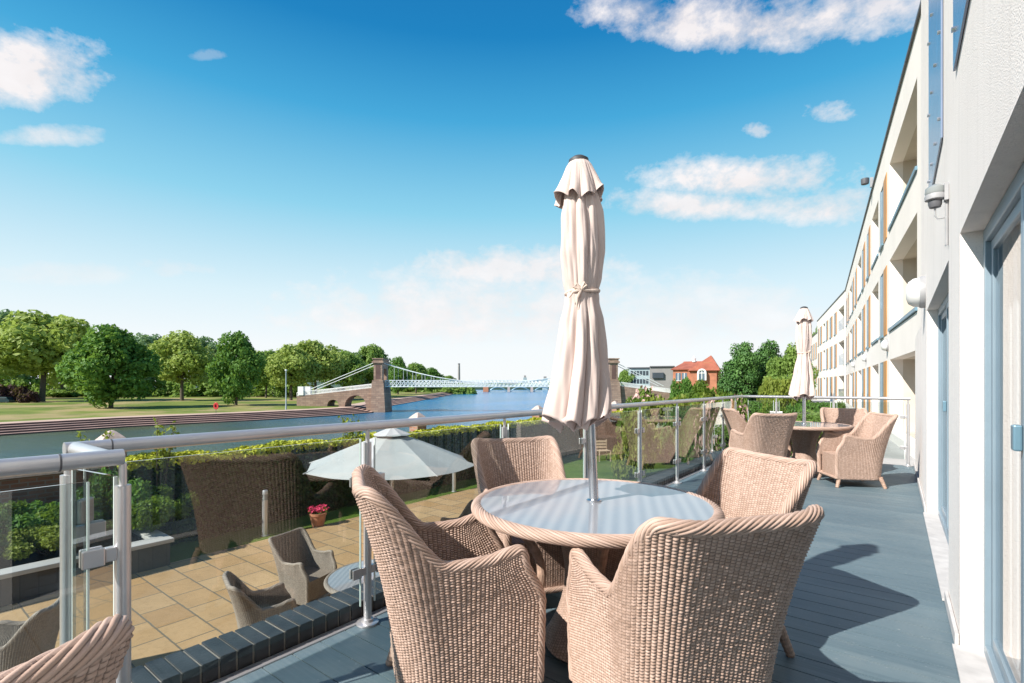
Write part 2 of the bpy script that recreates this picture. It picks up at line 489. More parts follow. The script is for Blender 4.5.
# ------------------------------------------------------------------ mesh helpers
class MB:
    def __init__(s):
        s.v, s.f, s.mi = [], [], []
        s.cur = 0
    def quad(s, pts):
        i = len(s.v)
        s.v += [tuple(p) for p in pts]
        s.f.append(tuple(range(i, i + len(pts)))); s.mi.append(s.cur)
        return s
    def box(s, a, b, M=None):
        x0, y0, z0 = (min(a[i], b[i]) for i in range(3)); x1, y1, z1 = (max(a[i], b[i]) for i in range(3))
        c = [(x0, y0, z0), (x1, y0, z0), (x1, y1, z0), (x0, y1, z0), (x0, y0, z1), (x1, y0, z1), (x1, y1, z1), (x0, y1, z1)]
        if M is not None:
            c = [tuple(M @ Vector(p)) for p in c]
        i = len(s.v); s.v += c
        for f in ((0, 3, 2, 1), (4, 5, 6, 7), (0, 1, 5, 4), (1, 2, 6, 5), (2, 3, 7, 6), (3, 0, 4, 7)):
            s.f.append(tuple(i + k for k in f)); s.mi.append(s.cur)
        return s
    def tube(s, pts, r, n=10, caps=True):
        pts = [Vector(p) for p in pts]
        rs = r if isinstance(r, (list, tuple)) else [r] * len(pts)
        up = Vector((0, 0, 1))
        base = len(s.v)
        prev = None
        for k, p in enumerate(pts):
            d = (pts[min(k + 1, len(pts) - 1)] - pts[max(k - 1, 0)]).normalized()
            if prev is None:
                a = d.cross(up)
                if a.length < 1e-4:
                    a = Vector((1, 0, 0))
                a.normalize()
            else:
                a = (prev - d * prev.dot(d)).normalized()
            prev = a
            b = d.cross(a)
            for j in range(n):
                t = 2 * math.pi * j / n
                s.v.append(tuple(p + (a * math.cos(t) + b * math.sin(t)) * rs[k]))
        for k in range(len(pts) - 1):
            for j in range(n):
                q = base + k * n
                s.f.append((q + j, q + (j + 1) % n, q + n + (j + 1) % n, q + n + j)); s.mi.append(s.cur)
        if caps:
            s.f.append(tuple(base + j for j in reversed(range(n)))); s.mi.append(s.cur)
            q = base + (len(pts) - 1) * n
            s.f.append(tuple(q + j for j in range(n))); s.mi.append(s.cur)
        return s
    def lathe(s, prof, n=32, c=(0, 0, 0), phase=0.):
        base = len(s.v)
        for (r, z) in prof:
            for j in range(n):
                t = 2 * math.pi * j / n + phase
                s.v.append((c[0] + r * math.cos(t), c[1] + r * math.sin(t), c[2] + z))
        for k in range(len(prof) - 1):
            for j in range(n):
                q = base + k * n
                s.f.append((q + j, q + (j + 1) % n, q + n + (j + 1) % n, q + n + j)); s.mi.append(s.cur)
        if prof[0][0] > 1e-4:
            s.f.append(tuple(base + j for j in reversed(range(n)))); s.mi.append(s.cur)
        if prof[-1][0] > 1e-4:
            q = base + (len(prof) - 1) * n
            s.f.append(tuple(q + j for j in range(n))); s.mi.append(s.cur)
        return s
    def prism(s, poly, z0, z1, M=None):
        n = len(poly)
        i = len(s.v)
        c = [(p[0], p[1], z0) for p in poly] + [(p[0], p[1], z1) for p in poly]
        if M is not None:
            c = [tuple(M @ Vector(p)) for p in c]
        s.v += c
        s.f.append(tuple(i + k for k in reversed(range(n)))); s.mi.append(s.cur)
        s.f.append(tuple(i + n + k for k in range(n))); s.mi.append(s.cur)
        for k in range(n):
            s.f.append((i + k, i + (k + 1) % n, i + n + (k + 1) % n, i + n + k)); s.mi.append(s.cur)
        return s
    def build(s, name, mat, parent=None, smooth=False, bevel=0, at=None):
        me = bpy.data.meshes.new(name)
        me.from_pydata(s.v, [], s.f)
        mats = mat if isinstance(mat, (list, tuple)) else [mat]
        for m in mats:
            me.materials.append(MATS[m])
        if len(mats) > 1:
            me.polygons.foreach_set('material_index', s.mi)
        me.update()
        bm = bmesh.new(); bm.from_mesh(me)
        bmesh.ops.recalc_face_normals(bm, faces=bm.faces)
        bm.to_mesh(me); bm.free()
        o = bpy.data.objects.new(name, me)
        COL.objects.link(o)
        if smooth:
            me.polygons.foreach_set('use_smooth', [True] * len(me.polygons))
            md = o.modifiers.new('edges', 'EDGE_SPLIT'); md.split_angle = R(40)
        if bevel:
            md = o.modifiers.new('bevel', 'BEVEL'); md.width = bevel; md.segments = 2; md.limit_method = 'ANGLE'
        if parent is not None:
            o.parent = parent
        if at is not None:
            o.location = at
        return o

def npmesh(name, V, Q, mat, parent=None, uv=None, smooth=True):
    me = bpy.data.meshes.new(name)
    V = np.asarray(V, dtype=np.float32); Q = np.asarray(Q, dtype=np.int32)
    me.vertices.add(len(V)); me.vertices.foreach_set('co', V.ravel())
    me.loops.add(Q.size); me.loops.foreach_set('vertex_index', Q.ravel())
    me.polygons.add(len(Q))
    me.polygons.foreach_set('loop_start', np.arange(0, Q.size, Q.shape[1], dtype=np.int32))
    me.polygons.foreach_set('use_smooth', np.full(len(Q), smooth))
    if uv is not None:
        l = me.uv_layers.new(name='UVMap')
        l.data.foreach_set('uv', np.asarray(uv, dtype=np.float32)[Q.ravel()].ravel())
    me.materials.append(MATS[mat])
    me.update(calc_edges=True)
    o = bpy.data.objects.new(name, me)
    COL.objects.link(o)
    if parent is not None:
        o.parent = parent
    return o

def gridq(nu, nv, off=0):
    """quads of an nu x nv vertex grid stored row-major [u][v]"""
    i = np.arange(nu - 1)[:, None] * nv + np.arange(nv - 1)[None, :]
    return (np.stack([i, i + nv, i + nv + 1, i + 1], -1).reshape(-1, 4) + off)

def tag(o, label=None, cat=None, group=None, kind=None):
    if label: o['label'] = label
    if cat: o['category'] = cat
    if group: o['group'] = group
    if kind: o['kind'] = kind
    return o

def thing(name, label, cat, loc=(0, 0, 0), rz=0, group=None):
    o = bpy.data.objects.new(name, None)
    o.empty_display_size = .2
    COL.objects.link(o)
    o.location = loc
    o.rotation_euler = (0, 0, rz)
    return tag(o, label, cat, group)

def copy_tree(root, loc, rz, label, group=None, scale=None, mat=None):
    def rec(o, par):
        c = o.copy()
        COL.objects.link(c)
        if par is not None:
            c.parent = par
        if mat and c.type == 'MESH':
            for sl in c.material_slots:
                if sl.material and sl.material.name in mat:
                    nm = mat[sl.material.name]
                    sl.link = 'OBJECT'
                    sl.material = MATS[nm]
        for ch in o.children:
            rec(ch, c)
        return c
    n = rec(root, None)
    n.location = loc
    n.rotation_euler = (0, 0, rz)
    if scale: n.scale = scale
    n['label'] = label
    if group: n['group'] = group
    return n

def structure(o, label=None):
    o['kind'] = 'structure'
    return o

def facing(v):
    """rotation that turns local +Y towards the horizontal direction v"""
    return math.atan2(-v[0], v[1])

def camdir(r, d):
    return (r * CY - d * SY, r * SY + d * CY)

# ------------------------------------------------------------------ ground, water, banks
WATER = -6.8
w = MB(); w.quad([(-1500, -400, WATER), (400, -400, WATER), (400, 1500, WATER), (-1500, 1500, WATER)])
structure(w.build('river', 'river'))

def wp(px, d):
    p = P(px, d); return (p.x, p.y)

PATIO = -1.8
lawn = MB(); lawn.prism([(-12.15, -60), (3, -60), (3, 10.5), (60, 10.5), (60, 75), (-12.15, 75)], PATIO - .6, PATIO - .006)
structure(lawn.build('garden_lawn', 'lawn'))
pt = MB(); pt.prism([(-10.0, -12), (-2.64, -12), (-2.64, 14.0), (-10.0, 14.0)], PATIO - .05, PATIO + .03)
structure(pt.build('patio', 'patio_slabs'))
# right bank behind the garden wall, sloping to the river
rb_edge = [(-55, -120), (-54, 20), (-58, 90), CW(34, 149)[:2], CW(62, 350)[:2], CW(66, 700)[:2]]
rb_in = [(-11.8, -120), (-11.8, 20), (-11.8, 60), CW(60, 149)[:2], CW(80, 350)[:2], CW(84, 700)[:2]]
b = MB()
for i in range(len(rb_edge) - 1):
    a0, a1 = rb_edge[i], rb_edge[i + 1]; c0, c1 = rb_in[i], rb_in[i + 1]
    b.quad([(*a0, WATER - .5), (*a1, WATER - .5), (*c1, -2.6), (*c0, -2.6)])
b.quad([(*rb_in[2], -2.6), (*rb_in[3], -2.6), (*rb_in[4], -2.6), (*rb_in[5], -2.6), (1500, 900, -2.6), (1500, 74, -2.6), (-11.8, 74, -2.6)])
b.quad([(-11.8, -120, -2.6), (-11.8, 74, -2.6), (3, 74, -2.6), (3, -120, -2.6)])
structure(b.build('near_riverbank', 'park_grass'))

# far bank: stepped stone embankment, sandy path, park
edge = [wp(-500, 42), wp(-160, 62), wp(0, 79), wp(128, 95), wp(256, 112), wp(330, 128), wp(372, 143), wp(392, 190), wp(425, 262), wp(446, 354), wp(462, 520), wp(470, 800)]
edge = [Vector((*p, 0)) for p in edge]
nor = []
for i in range(len(edge)):
    d = (edge[min(i + 1, len(edge) - 1)] - edge[max(i - 1, 0)]).normalized()
    n = Vector((-d.y, d.x, 0))
    nor.append(n)
def offs(k, dist, z):
    p = edge[k] + nor[k] * dist
    return (p.x, p.y, z)
st = MB()
NST = 5
for k in range(len(edge) - 1):
    for j in range(NST):
        z0 = WATER - .05 + j * .324; z1 = z0 + .324
        st.cur = 1
        st.quad([offs(k, j * 1.38, z0), offs(k + 1, j * 1.38, z0), offs(k + 1, j * 1.38 + .12, z1), offs(k, j * 1.38 + .12, z1)])
        st.cur = 0
        st.quad([offs(k, j * 1.38 + .12, z1), offs(k + 1, j * 1.38 + .12, z1), offs(k + 1, (j + 1) * 1.38, z1), offs(k, (j + 1) * 1.38, z1)])
structure(st.build('embankment_steps', ['step_stone', 'river_edge']))
ZT = WATER - .05 + NST * .324
pa = MB()
for k in range(len(edge) - 1):
    pa.quad([offs(k, NST * 1.38, ZT), offs(k + 1, NST * 1.38, ZT), offs(k + 1, NST * 1.38 + 3.2, ZT + .06), offs(k, NST * 1.38 + 3.2, ZT + .06)])
structure(pa.build('riverside_path', 'sandy_path'))
pk = MB()
PROF = [(NST * 1.38 + 3.2, ZT + .055), (22, ZT + .25), (45, ZT + .55), (90, ZT + .75), (600, ZT + .9)]
for k in range(len(edge) - 1):
    for (d0, z0), (d1, z1) in zip(PROF, PROF[1:]):
        pk.quad([offs(k, d0, z0), offs(k + 1, d0, z0), offs(k + 1, d1, z1), offs(k, d1, z1)])
pk.build('park_ground', 'park_grass')['kind'] = 'structure'
PARK = ZT + .55
# far end of the river and horizon
fb = MB()
a, c_ = P(380, 780), P(700, 780)
fb.prism([(a.x, a.y), (c_.x, c_.y), tuple(P(760, 1400)[:2]), tuple(P(300, 1400)[:2])], WATER - .5, WATER + 3.5)
structure(fb.build('far_riverbank', 'hills'))
hl = MB()
HN = 60
for i in range(HN):
    p0, p1 = -900 + i * 60, -900 + (i + 1) * 60
    h0 = 7 + 5 * math.sin(i * .7) + 3 * math.sin(i * 1.9); h1 = 7 + 5 * math.sin((i + 1) * .7) + 3 * math.sin((i + 1) * 1.9)
    if p1 < 2400:
        A, B = P(p0, 1500), P(p1, 1500)
        A2, B2 = P(p0, 1800), P(p1, 1800)
        hl.quad([(A.x, A.y, -8), (B.x, B.y, -8), (B2.x, B2.y, h1), (A2.x, A2.y, h0)])
structure(hl.build('hills', 'hills'))

# ------------------------------------------------------------------ terrace
DX0, DX1, DY0, DY1 = -2.36, .26, -3.2, 10.46
dk = MB()
y = DY0
k = 0
while y < DY1 - .01:
    y1 = min(y + .15, DY1)
    g = .0045 if k % 2 else .002
    dk.box((DX0, y + g, -.03), (DX1 + .02, y1 - g, 0))
    y = y1; k += 1
o = dk.build('terrace_deck', 'deck'); structure(o)
sb = MB(); sb.box((-2.62, DY0, -.30), (.3, DY1, -.034)); structure(sb.build('terrace_slab', 'dark_trim'))
tr = MB(); tr.box((-2.415, DY0, -.03), (-2.362, DY1, .006)); structure(tr.build('deck_edge_trim', 'satin_steel'))
tw = MB(); tw.box((-2.62, DY0, PATIO - .2), (-2.45, DY1, -.302)); tw.box((-2.44, DY1 - .17, PATIO - .2), (.3, DY1, -.302))
tag(tw.build('terrace_retaining_wall', 'brick_brown'), 'low brown brick wall carrying the outer edge of the raised deck', 'wall')
# brick coping
cp = thing('brick_coping', 'black brick-on-edge coping along the outer edge of the deck', 'coping', (-2.53, 0, 0))
bb, mo = MB(), MB()
y = DY0
rb = random.Random(3)
while y < DY1 - .02:
    dz = rb.uniform(-.0025, .0025); dx = rb.uniform(-.002, .002)
    bb.box((-.108 + dx, y + .005, -.03), (.108 + dx, y + .071, .095 + dz))
    y += .0762
bb.build('coping_bricks', 'brick_black', cp, bevel=.0035)
mo.box((-.100, DY0, -.03), (.100, DY1, .088)); mo.build('mortar', 'mortar', cp)

# ------------------------------------------------------------------ near building
WX = .26
bd = thing('apartment_block', 'near white rendered apartment block beside the deck, with blue-grey patio doors', 'building', (0, 0, 0))
wl_ = MB()
H = 9.6
DOORS = [(.55, 3.37), (4.04, 6.65)]
LH = 2.09
wl_.box((WX, -4, -1.8), (WX + .35, .55, H))
wl_.box((WX, 3.37, -1.8), (WX + .35, 4.04, 3.02))
wl_.box((WX, 6.65, -1.8), (WX + .35, 8.1, 3.02))
wl_.box((WX, .55, LH), (WX + .35, 3.37, 3.02))
wl_.box((WX, 4.04, LH), (WX + .35, 6.65, 3.02))
wl_.box((WX, 3.5, 3.02), (WX + .35, 4.5, H))
wl_.box((WX, 5.95, 3.02), (WX + .35, 8.1, H))
wl_.box((WX, .55, 3.02), (WX + .35, 1.2, H))
for z in (5.3, 8.3):
    wl_.box((WX, 1.2, z), (WX + .35, 3.5, z + (.7 if z < 8 else 1.3)))
    wl_.box((WX, 4.5, z), (WX + .35, 5.95, z + (.7 if z < 8 else 1.3)))
wl_.box((WX + .35, 7.8, -1.8), (6, 8.1, H))
wl_.build('wall', 'render_white', bd)
lw = MB(); lw.box((WX, 8.1, -1.8), (WX + .35, 10.42, 2.1)); lw.build('side_wall', 'render_white', bd, bevel=.01)
for ya_, yb__ in ((3.372, 4.038), (6.652, 10.42)):
    pl = MB(); pl.box((WX - .02, ya_, .003), (WX - .002, yb__, .07)); pl.build('plinth', 'plinth', bd, bevel=.004)
rf = MB(); rf.box((WX - .05, -4, H), (6, 8.15, H + .12)); rf.build('roof', 'dark_trim', bd)
for z0 in (3.02, 6.0):
    for y0, y1 in ((1.2, 3.5), (4.5, 5.95)):
        wdw = MB(); wdw.box((WX + .14, y0, z0), (WX + .19, y1, z0 + 2.29))
        f_ = wdw.build('window', 'window_dark', bd)
        fr_ = MB()
        for yy_ in (y0, (y0 + y1) / 2 - .03, y1 - .06):
            fr_.box((WX + .10, yy_, z0), (WX + .137, yy_ + .06, z0 + 2.28))
        fr_.build('window_frame', 'frame_grey', f_)
        gp = MB(); gp.box((WX - .014, y0 - .05, z0 - .02), (WX - .004, y1 + .05, z0 + 2.2))
        g_ = gp.build('window_guard', 'guard_glass', bd)
        for yy_ in (y0 + .05, y0 + .5, y1 - .5, y1 - .05):
            for zz in (z0 + .15, z0 + .75, z0 + 1.4, z0 + 2.0):
                bl = MB(); bl.tube([(WX, yy_, zz), (WX - .028, yy_, zz)], .014, 8); bl.build('guard_fixing', 'steel', g_)
# patio doors
def patio_door(y0, y1, m):
    fr = MB()
    xx = WX + .085
    fr.box((xx, y0 + .002, .02), (xx + .06, y0 + .07, LH - .003)); fr.box((xx, y1 - .06, .02), (xx + .06, y1 - .002, LH - .003))
    fr.box((xx, y0 + .07, LH - .07), (xx + .06, y1 - .06, LH - .003)); fr.box((xx, y0 + .07, .02), (xx + .06, y1 - .06, .07))
    d = fr.build('patio_door', 'frame_grey', bd, bevel=.004)
    for a, b_, ox in ((y0 + .07, m + .03, .004), (m - .03, y1 - .06, .022)):
        lf = MB()
        x = xx + ox
        lf.box((x, a, .071), (x + .026, a + .05, LH - .071)); lf.box((x, b_ - .05, .071), (x + .026, b_, LH - .071))
        lf.box((x, a + .05, .071), (x + .026, b_ - .05, .13)); lf.box((x, a + .05, LH - .12), (x + .026, b_ - .05, LH - .071))
        q = lf.build('door_leaf', 'frame_grey', d, bevel=.003)
        gl = MB(); gl.box((x + .010, a + .05, .13), (x + .017, b_ - .05, LH - .12)); gl.build('door_glass', 'glass_door', d)
    hd = MB()
    for yy_ in (m + .0,):
        hd.box((xx - .022, yy_ - .02, 1.10), (xx + .003, yy_ + .03, 1.19))
    hd.build('handle', 'steel_blue', d, bevel=.006)
    cl = MB()
    cy = y0 + .05
    k = 0
    while cy < y1 - .05:
        a_ = .012 * (1 if k % 2 else -1)
        cl.box((xx + .10 + a_, cy, .06), (xx + .108 + a_, cy + .088, LH - .03))
        cy += .085; k += 1
    cl.build('blind', 'curtain', d)
    sl = MB(); sl.box((WX - .03, y0 + .003, .004), (xx + .30, y1 - .003, .018)); sl.build('threshold', 'plinth', d)
    rm = MB(); rm.box((xx + .30, y0 - .1, -.1), (xx + .34, y1 + .1, 2.9)); rm.build('inner_wall', 'curtain', d)
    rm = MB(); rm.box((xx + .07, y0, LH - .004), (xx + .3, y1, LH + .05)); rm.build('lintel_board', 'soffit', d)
for d, meet in zip(DOORS, (2.44, 5.62)):
    patio_door(*d, meet)
# soffit of the two openings
# wall lamps
wlp = thing('wall_lantern', 'small caged wall lantern above the nearest door, seen against the white wall', 'wall lamp', (WX - .002, 4.06, 2.48))
m = MB(); m.tube([(-.008, -.03, -.30), (-.008, -.03, .02)], .008, 8); m.tube([(-.01, -.03, -.13), (-.05, -.03, -.13), (-.062, -.03, -.11), (-.062, -.03, -.05)], .005, 8); m.box((-.02, -.06, -.03), (0, .0, .07)); m.build('bracket', 'conduit', wlp)
m = MB(); m.lathe([(.02, -.02), (.050, -.012), (.052, .008), (.048, .02), (.02, .03)], 24, (-.062, -.03, .0)); m.build('lamp_collar', 'conduit', wlp, smooth=True)
m = MB(); m.lathe([(.046, .021), (.050, .03), (.048, .06), (.03, .075), (.0, .078)], 24, (-.062, -.03, .0)); m.build('lamp_glass', 'lamp_glass', wlp, smooth=True)
m = MB(); m.lathe([(.0, -.065), (.028, -.06), (.034, -.04), (.034, -.021)], 20, (-.062, -.03, .0)); m.build('sensor', 'dark_trim', wlp, smooth=True)
def round_lamp(loc, nrm, rad, label, par_group):
    t_ = thing('bulkhead_lamp', label, 'wall lamp', loc, facing(nrm), par_group)
    m = MB()
    Mx = Matrix.Rotation(R(-90), 4, 'X')
    prof = [(rad, 0), (rad * 1.02, .03), (rad * .98, .05)]
    pts = MB(); pts.lathe(prof, 28)
    pts.v = [tuple(Mx @ Vector(v)) for v in pts.v]
    pts.build('lamp_base', 'conduit', t_, smooth=True)
    pts = MB(); pts.lathe([(rad * .93, .05), (rad * .90, .10), (rad * .7, .145), (rad * .35, .165), (0.0, .17)], 28)
    pts.v = [tuple(Mx @ Vector(v)) for v in pts.v]
    pts.build('lamp_cover', 'lamp_plastic', t_, smooth=True)
    return t_
G_BL = 'round white bulkhead lamps on the facade'
round_lamp((WX, 7.0, 2.33), (-1, 0), .17, 'round white bulkhead lamp at the far end of the near block, largest of its kind', G_BL)

# ------------------------------------------------------------------ long block behind (facade made of storeys and bays)
def facade_block(name, label, origin, ang, length, bays, depth=7, roofz=8.55, base=-2.6, near_closed=True, per_parts=True):
    """local frame: +u along the facade (away from camera), +n into the building. bays: list of (kind, u0, u1)"""
    b_ = thing(name, label, 'building', origin, ang)
    # local: X = into building, Y = along
    skin, recess, grey, timber, glassb, sill, sof = MB(), MB(), MB(), MB(), MB(), MB(), MB()
    levels = [(0.0, 2.03), (2.80, 4.82), (5.64, 7.55)]
    bands = [(base, -.0), (2.03, 2.80), (4.82, 5.64), (7.55, roofz)]
    for z0, z1 in bands:
        skin.box((0, 0, z0), (.3, length, z1))
    ops = sorted([(u0, u1) for _, u0, u1 in bays])
    cur = 0
    for u0, u1 in ops + [(length, length)]:
        if u0 > cur + .01:
            for z0, z1 in levels:
                skin.box((.0, cur, z0), (.3, u0, z1))
        cur = max(cur, u1)
    skin.box((.3, 0, base), (depth, .3, roofz - .2)); skin.box((.3, length - .3, base), (depth, length, roofz - .2))
    skin.box((2.1, .3, base), (2.3, length - .3, roofz - .2))
    skin.build('wall', 'render_cream', b_)
    rf = MB(); rf.box((-.05, -.05, roofz), (depth, length + .1, roofz + .07)); rf.build('roof', 'dark_trim', b_)
    for lv, (z0, z1) in enumerate(levels):
        for kind, u0, u1 in bays:
            if kind == 'b':      # recessed balcony
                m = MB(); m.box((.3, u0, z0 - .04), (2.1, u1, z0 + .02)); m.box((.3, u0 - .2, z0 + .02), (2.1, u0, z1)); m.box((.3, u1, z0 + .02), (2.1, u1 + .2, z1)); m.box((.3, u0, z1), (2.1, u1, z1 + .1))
                bo = m.build('balcony', 'soffit', b_)
                if lv:
                    m = MB(); m.box((-.04, u0 - .05, z0 + .022), (.2, u1 + .05, z0 + .10)); m.build('rail_cap', 'steel_blue', bo)
                m = MB(); m.box((2.05, u0 + .3, z0 + .03), (2.09, u1 - .3, z1 - .1)); m.build('balcony_door', 'window_dark', bo)
            elif kind == 'g':    # glazed balcony with bars
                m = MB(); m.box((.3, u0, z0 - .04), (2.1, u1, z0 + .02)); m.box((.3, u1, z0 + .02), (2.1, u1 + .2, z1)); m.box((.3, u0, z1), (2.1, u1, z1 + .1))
                bo = m.build('balcony', 'soffit', b_)
                m = MB(); m.box((.0, u0 + .02, z0 + .1), (.03, u1 - .02, z0 + 1.0)); m.build('glass_guard', 'glass_door', bo)
                m = MB(); m.box((1.6, u0 + .3, z0 + .03), (1.64, u1 - .3, z1 - .1)); m.build('balcony_door', 'window_dark', bo)
            elif kind == 'w':    # tall window with a timber panel
                um = u0 + (u1 - u0) * .45
                m = MB(); m.box((.02, um, z0 + .04), (.06, u1, z1)); wo_ = m.build('window', 'window_tint', b_)
                m = MB(); m.box((-.012, um - .02, z0), (.1, um + .16, z1)); m.box((-.012, u1 - .16, z0), (.1, u1 - .003, z1)); m.box((-.008, um + .16, z0), (.015, u1 - .16, z0 + .95))
                m.build('window_frame', 'frame_grey', wo_)
                m = MB(); m.box((-.016, u0 + .003, z0), (.2, um - .03, z1)); m.build('timber_panel', 'timber', b_)
                if lv:
                    m = MB(); m.box((-.06, um, z0 - .02), (.05, u1, z0 + .06)); m.build('sill', 'steel_blue', b_)
    return b_

ang_mid = -(math.atan(308 / 500) - YAW)
o0 = P(911, 10.8); u_mid = Vector(camdir(math.sin(math.atan(308 / 500)), math.cos(math.atan(308 / 500))) + (0,)).normalized()
START = 3.2
org = o0 - u_mid * START
rot_mid = facing(u_mid)
bays = [('b', 2.4, 3.2 + 3.9)]
u = 7.7
first = True
while u < 34:
    bays.append(('w', u, u + 1.9)); bays.append(('b', u + 2.6, u + 5.0)); bays.append(('w', u + 5.7, u + 7.3)); u += 8.3
bays = [x for x in bays if x[2] < 35.6]
facade_block('long_apartment_block', 'long cream three-storey block with timber panels and recessed balconies beyond the terrace end', org, rot_mid, 36.0, bays)
a_f = math.atan(248 / 500)
u_far = Vector(camdir(math.sin(a_f), math.cos(a_f)) + (0,)).normalized()
of = P(845, 38.6)
fb_bays = [('g', .5, 3.6), ('w', 4.6, 6.2), ('w', 7.4, 9.4), ('w', 10.6, 12.2), ('b', 13.2, 15.0), ('w', 16, 17.8), ('w', 18.6, 20.2)]
facade_block('far_apartment_wing', 'farthest wing of the cream apartments, angled left with stacked glazed balconies at its corner', of, facing(u_far), 20.8, fb_bays)
dn = P(812, 64)
facade_block('end_apartment_wing', 'lower cream end wing just left of the stacked glazed balconies', of + u_far * 20.9 + Vector((0, 0, -1.3)), facing(u_far), 9, [('w', .5, 2), ('w', 3, 4.6), ('w', 5.6, 7.4)])
n_mid = Vector((-u_mid.y, u_mid.x, 0))
for tt, zz, lab in ((7.1 + .35, 2.46, 'round white bulkhead lamp on the long block, nearest of its three'),
                   (15.4, 2.46, 'small round bulkhead lamp, middle of the three on the long block'),
                   (23.8, 2.46, 'small round bulkhead lamp, farthest of the three on the long block')):
    p = org + u_mid * tt
    round_lamp((p.x, p.y, zz), (n_mid.x, n_mid.y), .17, lab, G_BL)
p = org + u_mid * (3.2 + 9)
sct = thing('roof_camera', 'small dark security camera on the roof edge of the long block', 'camera', (p.x - .0, p.y, 8.63), rot_mid)
m = MB(); m.box((-.1, -.05, 0), (0, .05, .35)); m.build('mount', 'conduit', sct)
m = MB(); m.lathe([(.0, -.14), (.12, -.10), (.13, 0), (.13, .10), (.05, .12)], 14, (-.25, 0, .25)); m.build('dome', 'dark_trim', sct, smooth=True)
# paved way beside the long block
pv = MB(); pv.prism([(-1.3, 10.48), (14, 10.48), (3, 60), (-12, 60)], PATIO - .02, -.22)
structure(pv.build('side_path', 'path_paving'))

# ------------------------------------------------------------------ balustrade
bal = thing('glass_balustrade', 'tubular steel and glass balustrade running round the terrace with a jog at the left', 'balustrade')
RX = -2.33
RZ = 1.10
FX = -1.95
rail = MB()
YJ = .47
rail.tube([(FX, -3, RZ), (FX, YJ + .04, RZ)], .0255, 18)
rail.tube([(FX, YJ, RZ), (RX, YJ, RZ)], .0255, 18)
rail.tube([(RX, YJ - .03, RZ), (RX, 10.2, RZ), (RX + .03, 10.30, RZ), (RX + .12, 10.36, RZ), (WX - .06, 10.36, RZ)], .0255, 18)
rail.build('handrail', 'satin_steel', bal, smooth=True)
jt = MB()
for pts in ([(FX, YJ - .115, RZ), (FX, YJ - .11, RZ)], [(RX, YJ + .10, RZ), (RX, YJ + .105, RZ)]):
    jt.tube(pts, .0265, 18)
jt.lathe([(0, .0), (.0262, .0), (.0262, .0)], 8, (FX, YJ, RZ))
jt.build('rail_joint', 'dark_trim', bal, smooth=True)
posts = [(FX, .51), (RX, .45), (FX, -1.2)] + [(RX, y) for y in (1.72, 2.95, 4.2, 5.46, 6.7, 7.9, 8.95, 9.8)] + [(-1.75, 10.36), (-.85, 10.36), (.17, 10.36)]
PM = MB(); PM.tube([(0, 0, .006), (0, 0, 1.01)], .0215, 18); PM.tube([(0, 0, 1.01), (0, 0, 1.08)], .011, 12)
PM.lathe([(.06, .002), (.06, .012), (.034, .016), (.030, .03), (.0225, .031)], 24)
post0 = None
for i, (x, y) in enumerate(posts):
    if post0 is None:
        post0 = PM.build('post', 'satin_steel', bal, smooth=True); o = post0
    else:
        o = post0.copy(); COL.objects.link(o)
    o.parent = bal
    o.location = (x, y, 0)
CL = MB()
CL.box((-.013, .016, -.022), (.013, .048, .022))
CL.box((-.02, .049, -.028), (-.0075, .105, .028)); CL.box((.0075, .049, -.028), (.02, .105, .028))
clamp0 = None
def clamp(x, y, z, a):
    global clamp0
    if clamp0 is None:
        clamp0 = CL.build('glass_clamp', 'satin_steel', bal, bevel=.004); o = clamp0
    else:
        o = clamp0.copy(); COL.objects.link(o)
    o.parent = bal
    o.location = (x, y, z); o.rotation_euler = (0, 0, a)
ys = [.45, 1.72, 2.95, 4.2, 5.46, 6.7, 7.9, 8.95, 9.8]
def pane(a, b_):
    m = MB()
    a, b_ = Vector(a), Vector(b_)
    d = (b_ - a); L = d.length; d.normalize()
    n = Vector((-d.y, d.x))
    poly = [a + d * .05 + n * .005, b_ - d * .05 + n * .005, b_ - d * .05 - n * .005, a + d * .05 - n * .005]
    m.prism([tuple(p) for p in poly], .11, 1.035)
    m.build('glass_panel', 'glass_clear', bal)
    for p, s in ((a + d * .0440, 1), (b_ - d * .0440, -1)):
        e = MB()   # polished edge of the pane, a hair proud of its two ends
        q = [p + n * .0052, p + d * .0055 * s + n * .0052, p + d * .0055 * s - n * .0052, p - n * .0052]
        e.prism([tuple(v) for v in q], .112, 1.033)
        e.build('glass_edge', 'glass_edge', bal)
for a, b_ in zip(ys, ys[1:]):
    pane((RX, a), (RX, b_))
    for z in (.30, .80):
        clamp(RX, a, z, 0); clamp(RX, b_, z, math.pi)
pane((RX, .45), (FX, .51))
pane((FX, -1.2), (FX, .47)); clamp(FX, .51, .80, math.pi); clamp(FX, .51, .25, math.pi)
for a, b_ in (((RX + .05, 10.36), (-1.75, 10.36)), ((-1.75, 10.36), (-.85, 10.36)), ((-.85, 10.36), (.17, 10.36))):
    pane(a, b_)
    for z in (.30, .80):
        clamp(b_[0], b_[1], z, math.pi / 2); 
        if a[0] > -2: clamp(a[0], a[1], z, -math.pi / 2)
m = MB(); m.box((-.012, -.03, -.045), (.012, .03, .045)); m.build('latch_plate', 'satin_steel', bal, bevel=.008, at=(RX + .035, .49, .88)).rotation_euler = (0, 0, R(40))

# ------------------------------------------------------------------ wicker chair
def sstep(x, a, b):
    t = np.clip((x - a) / (b - a), 0, 1)
    return t * t * (3 - 2 * t)

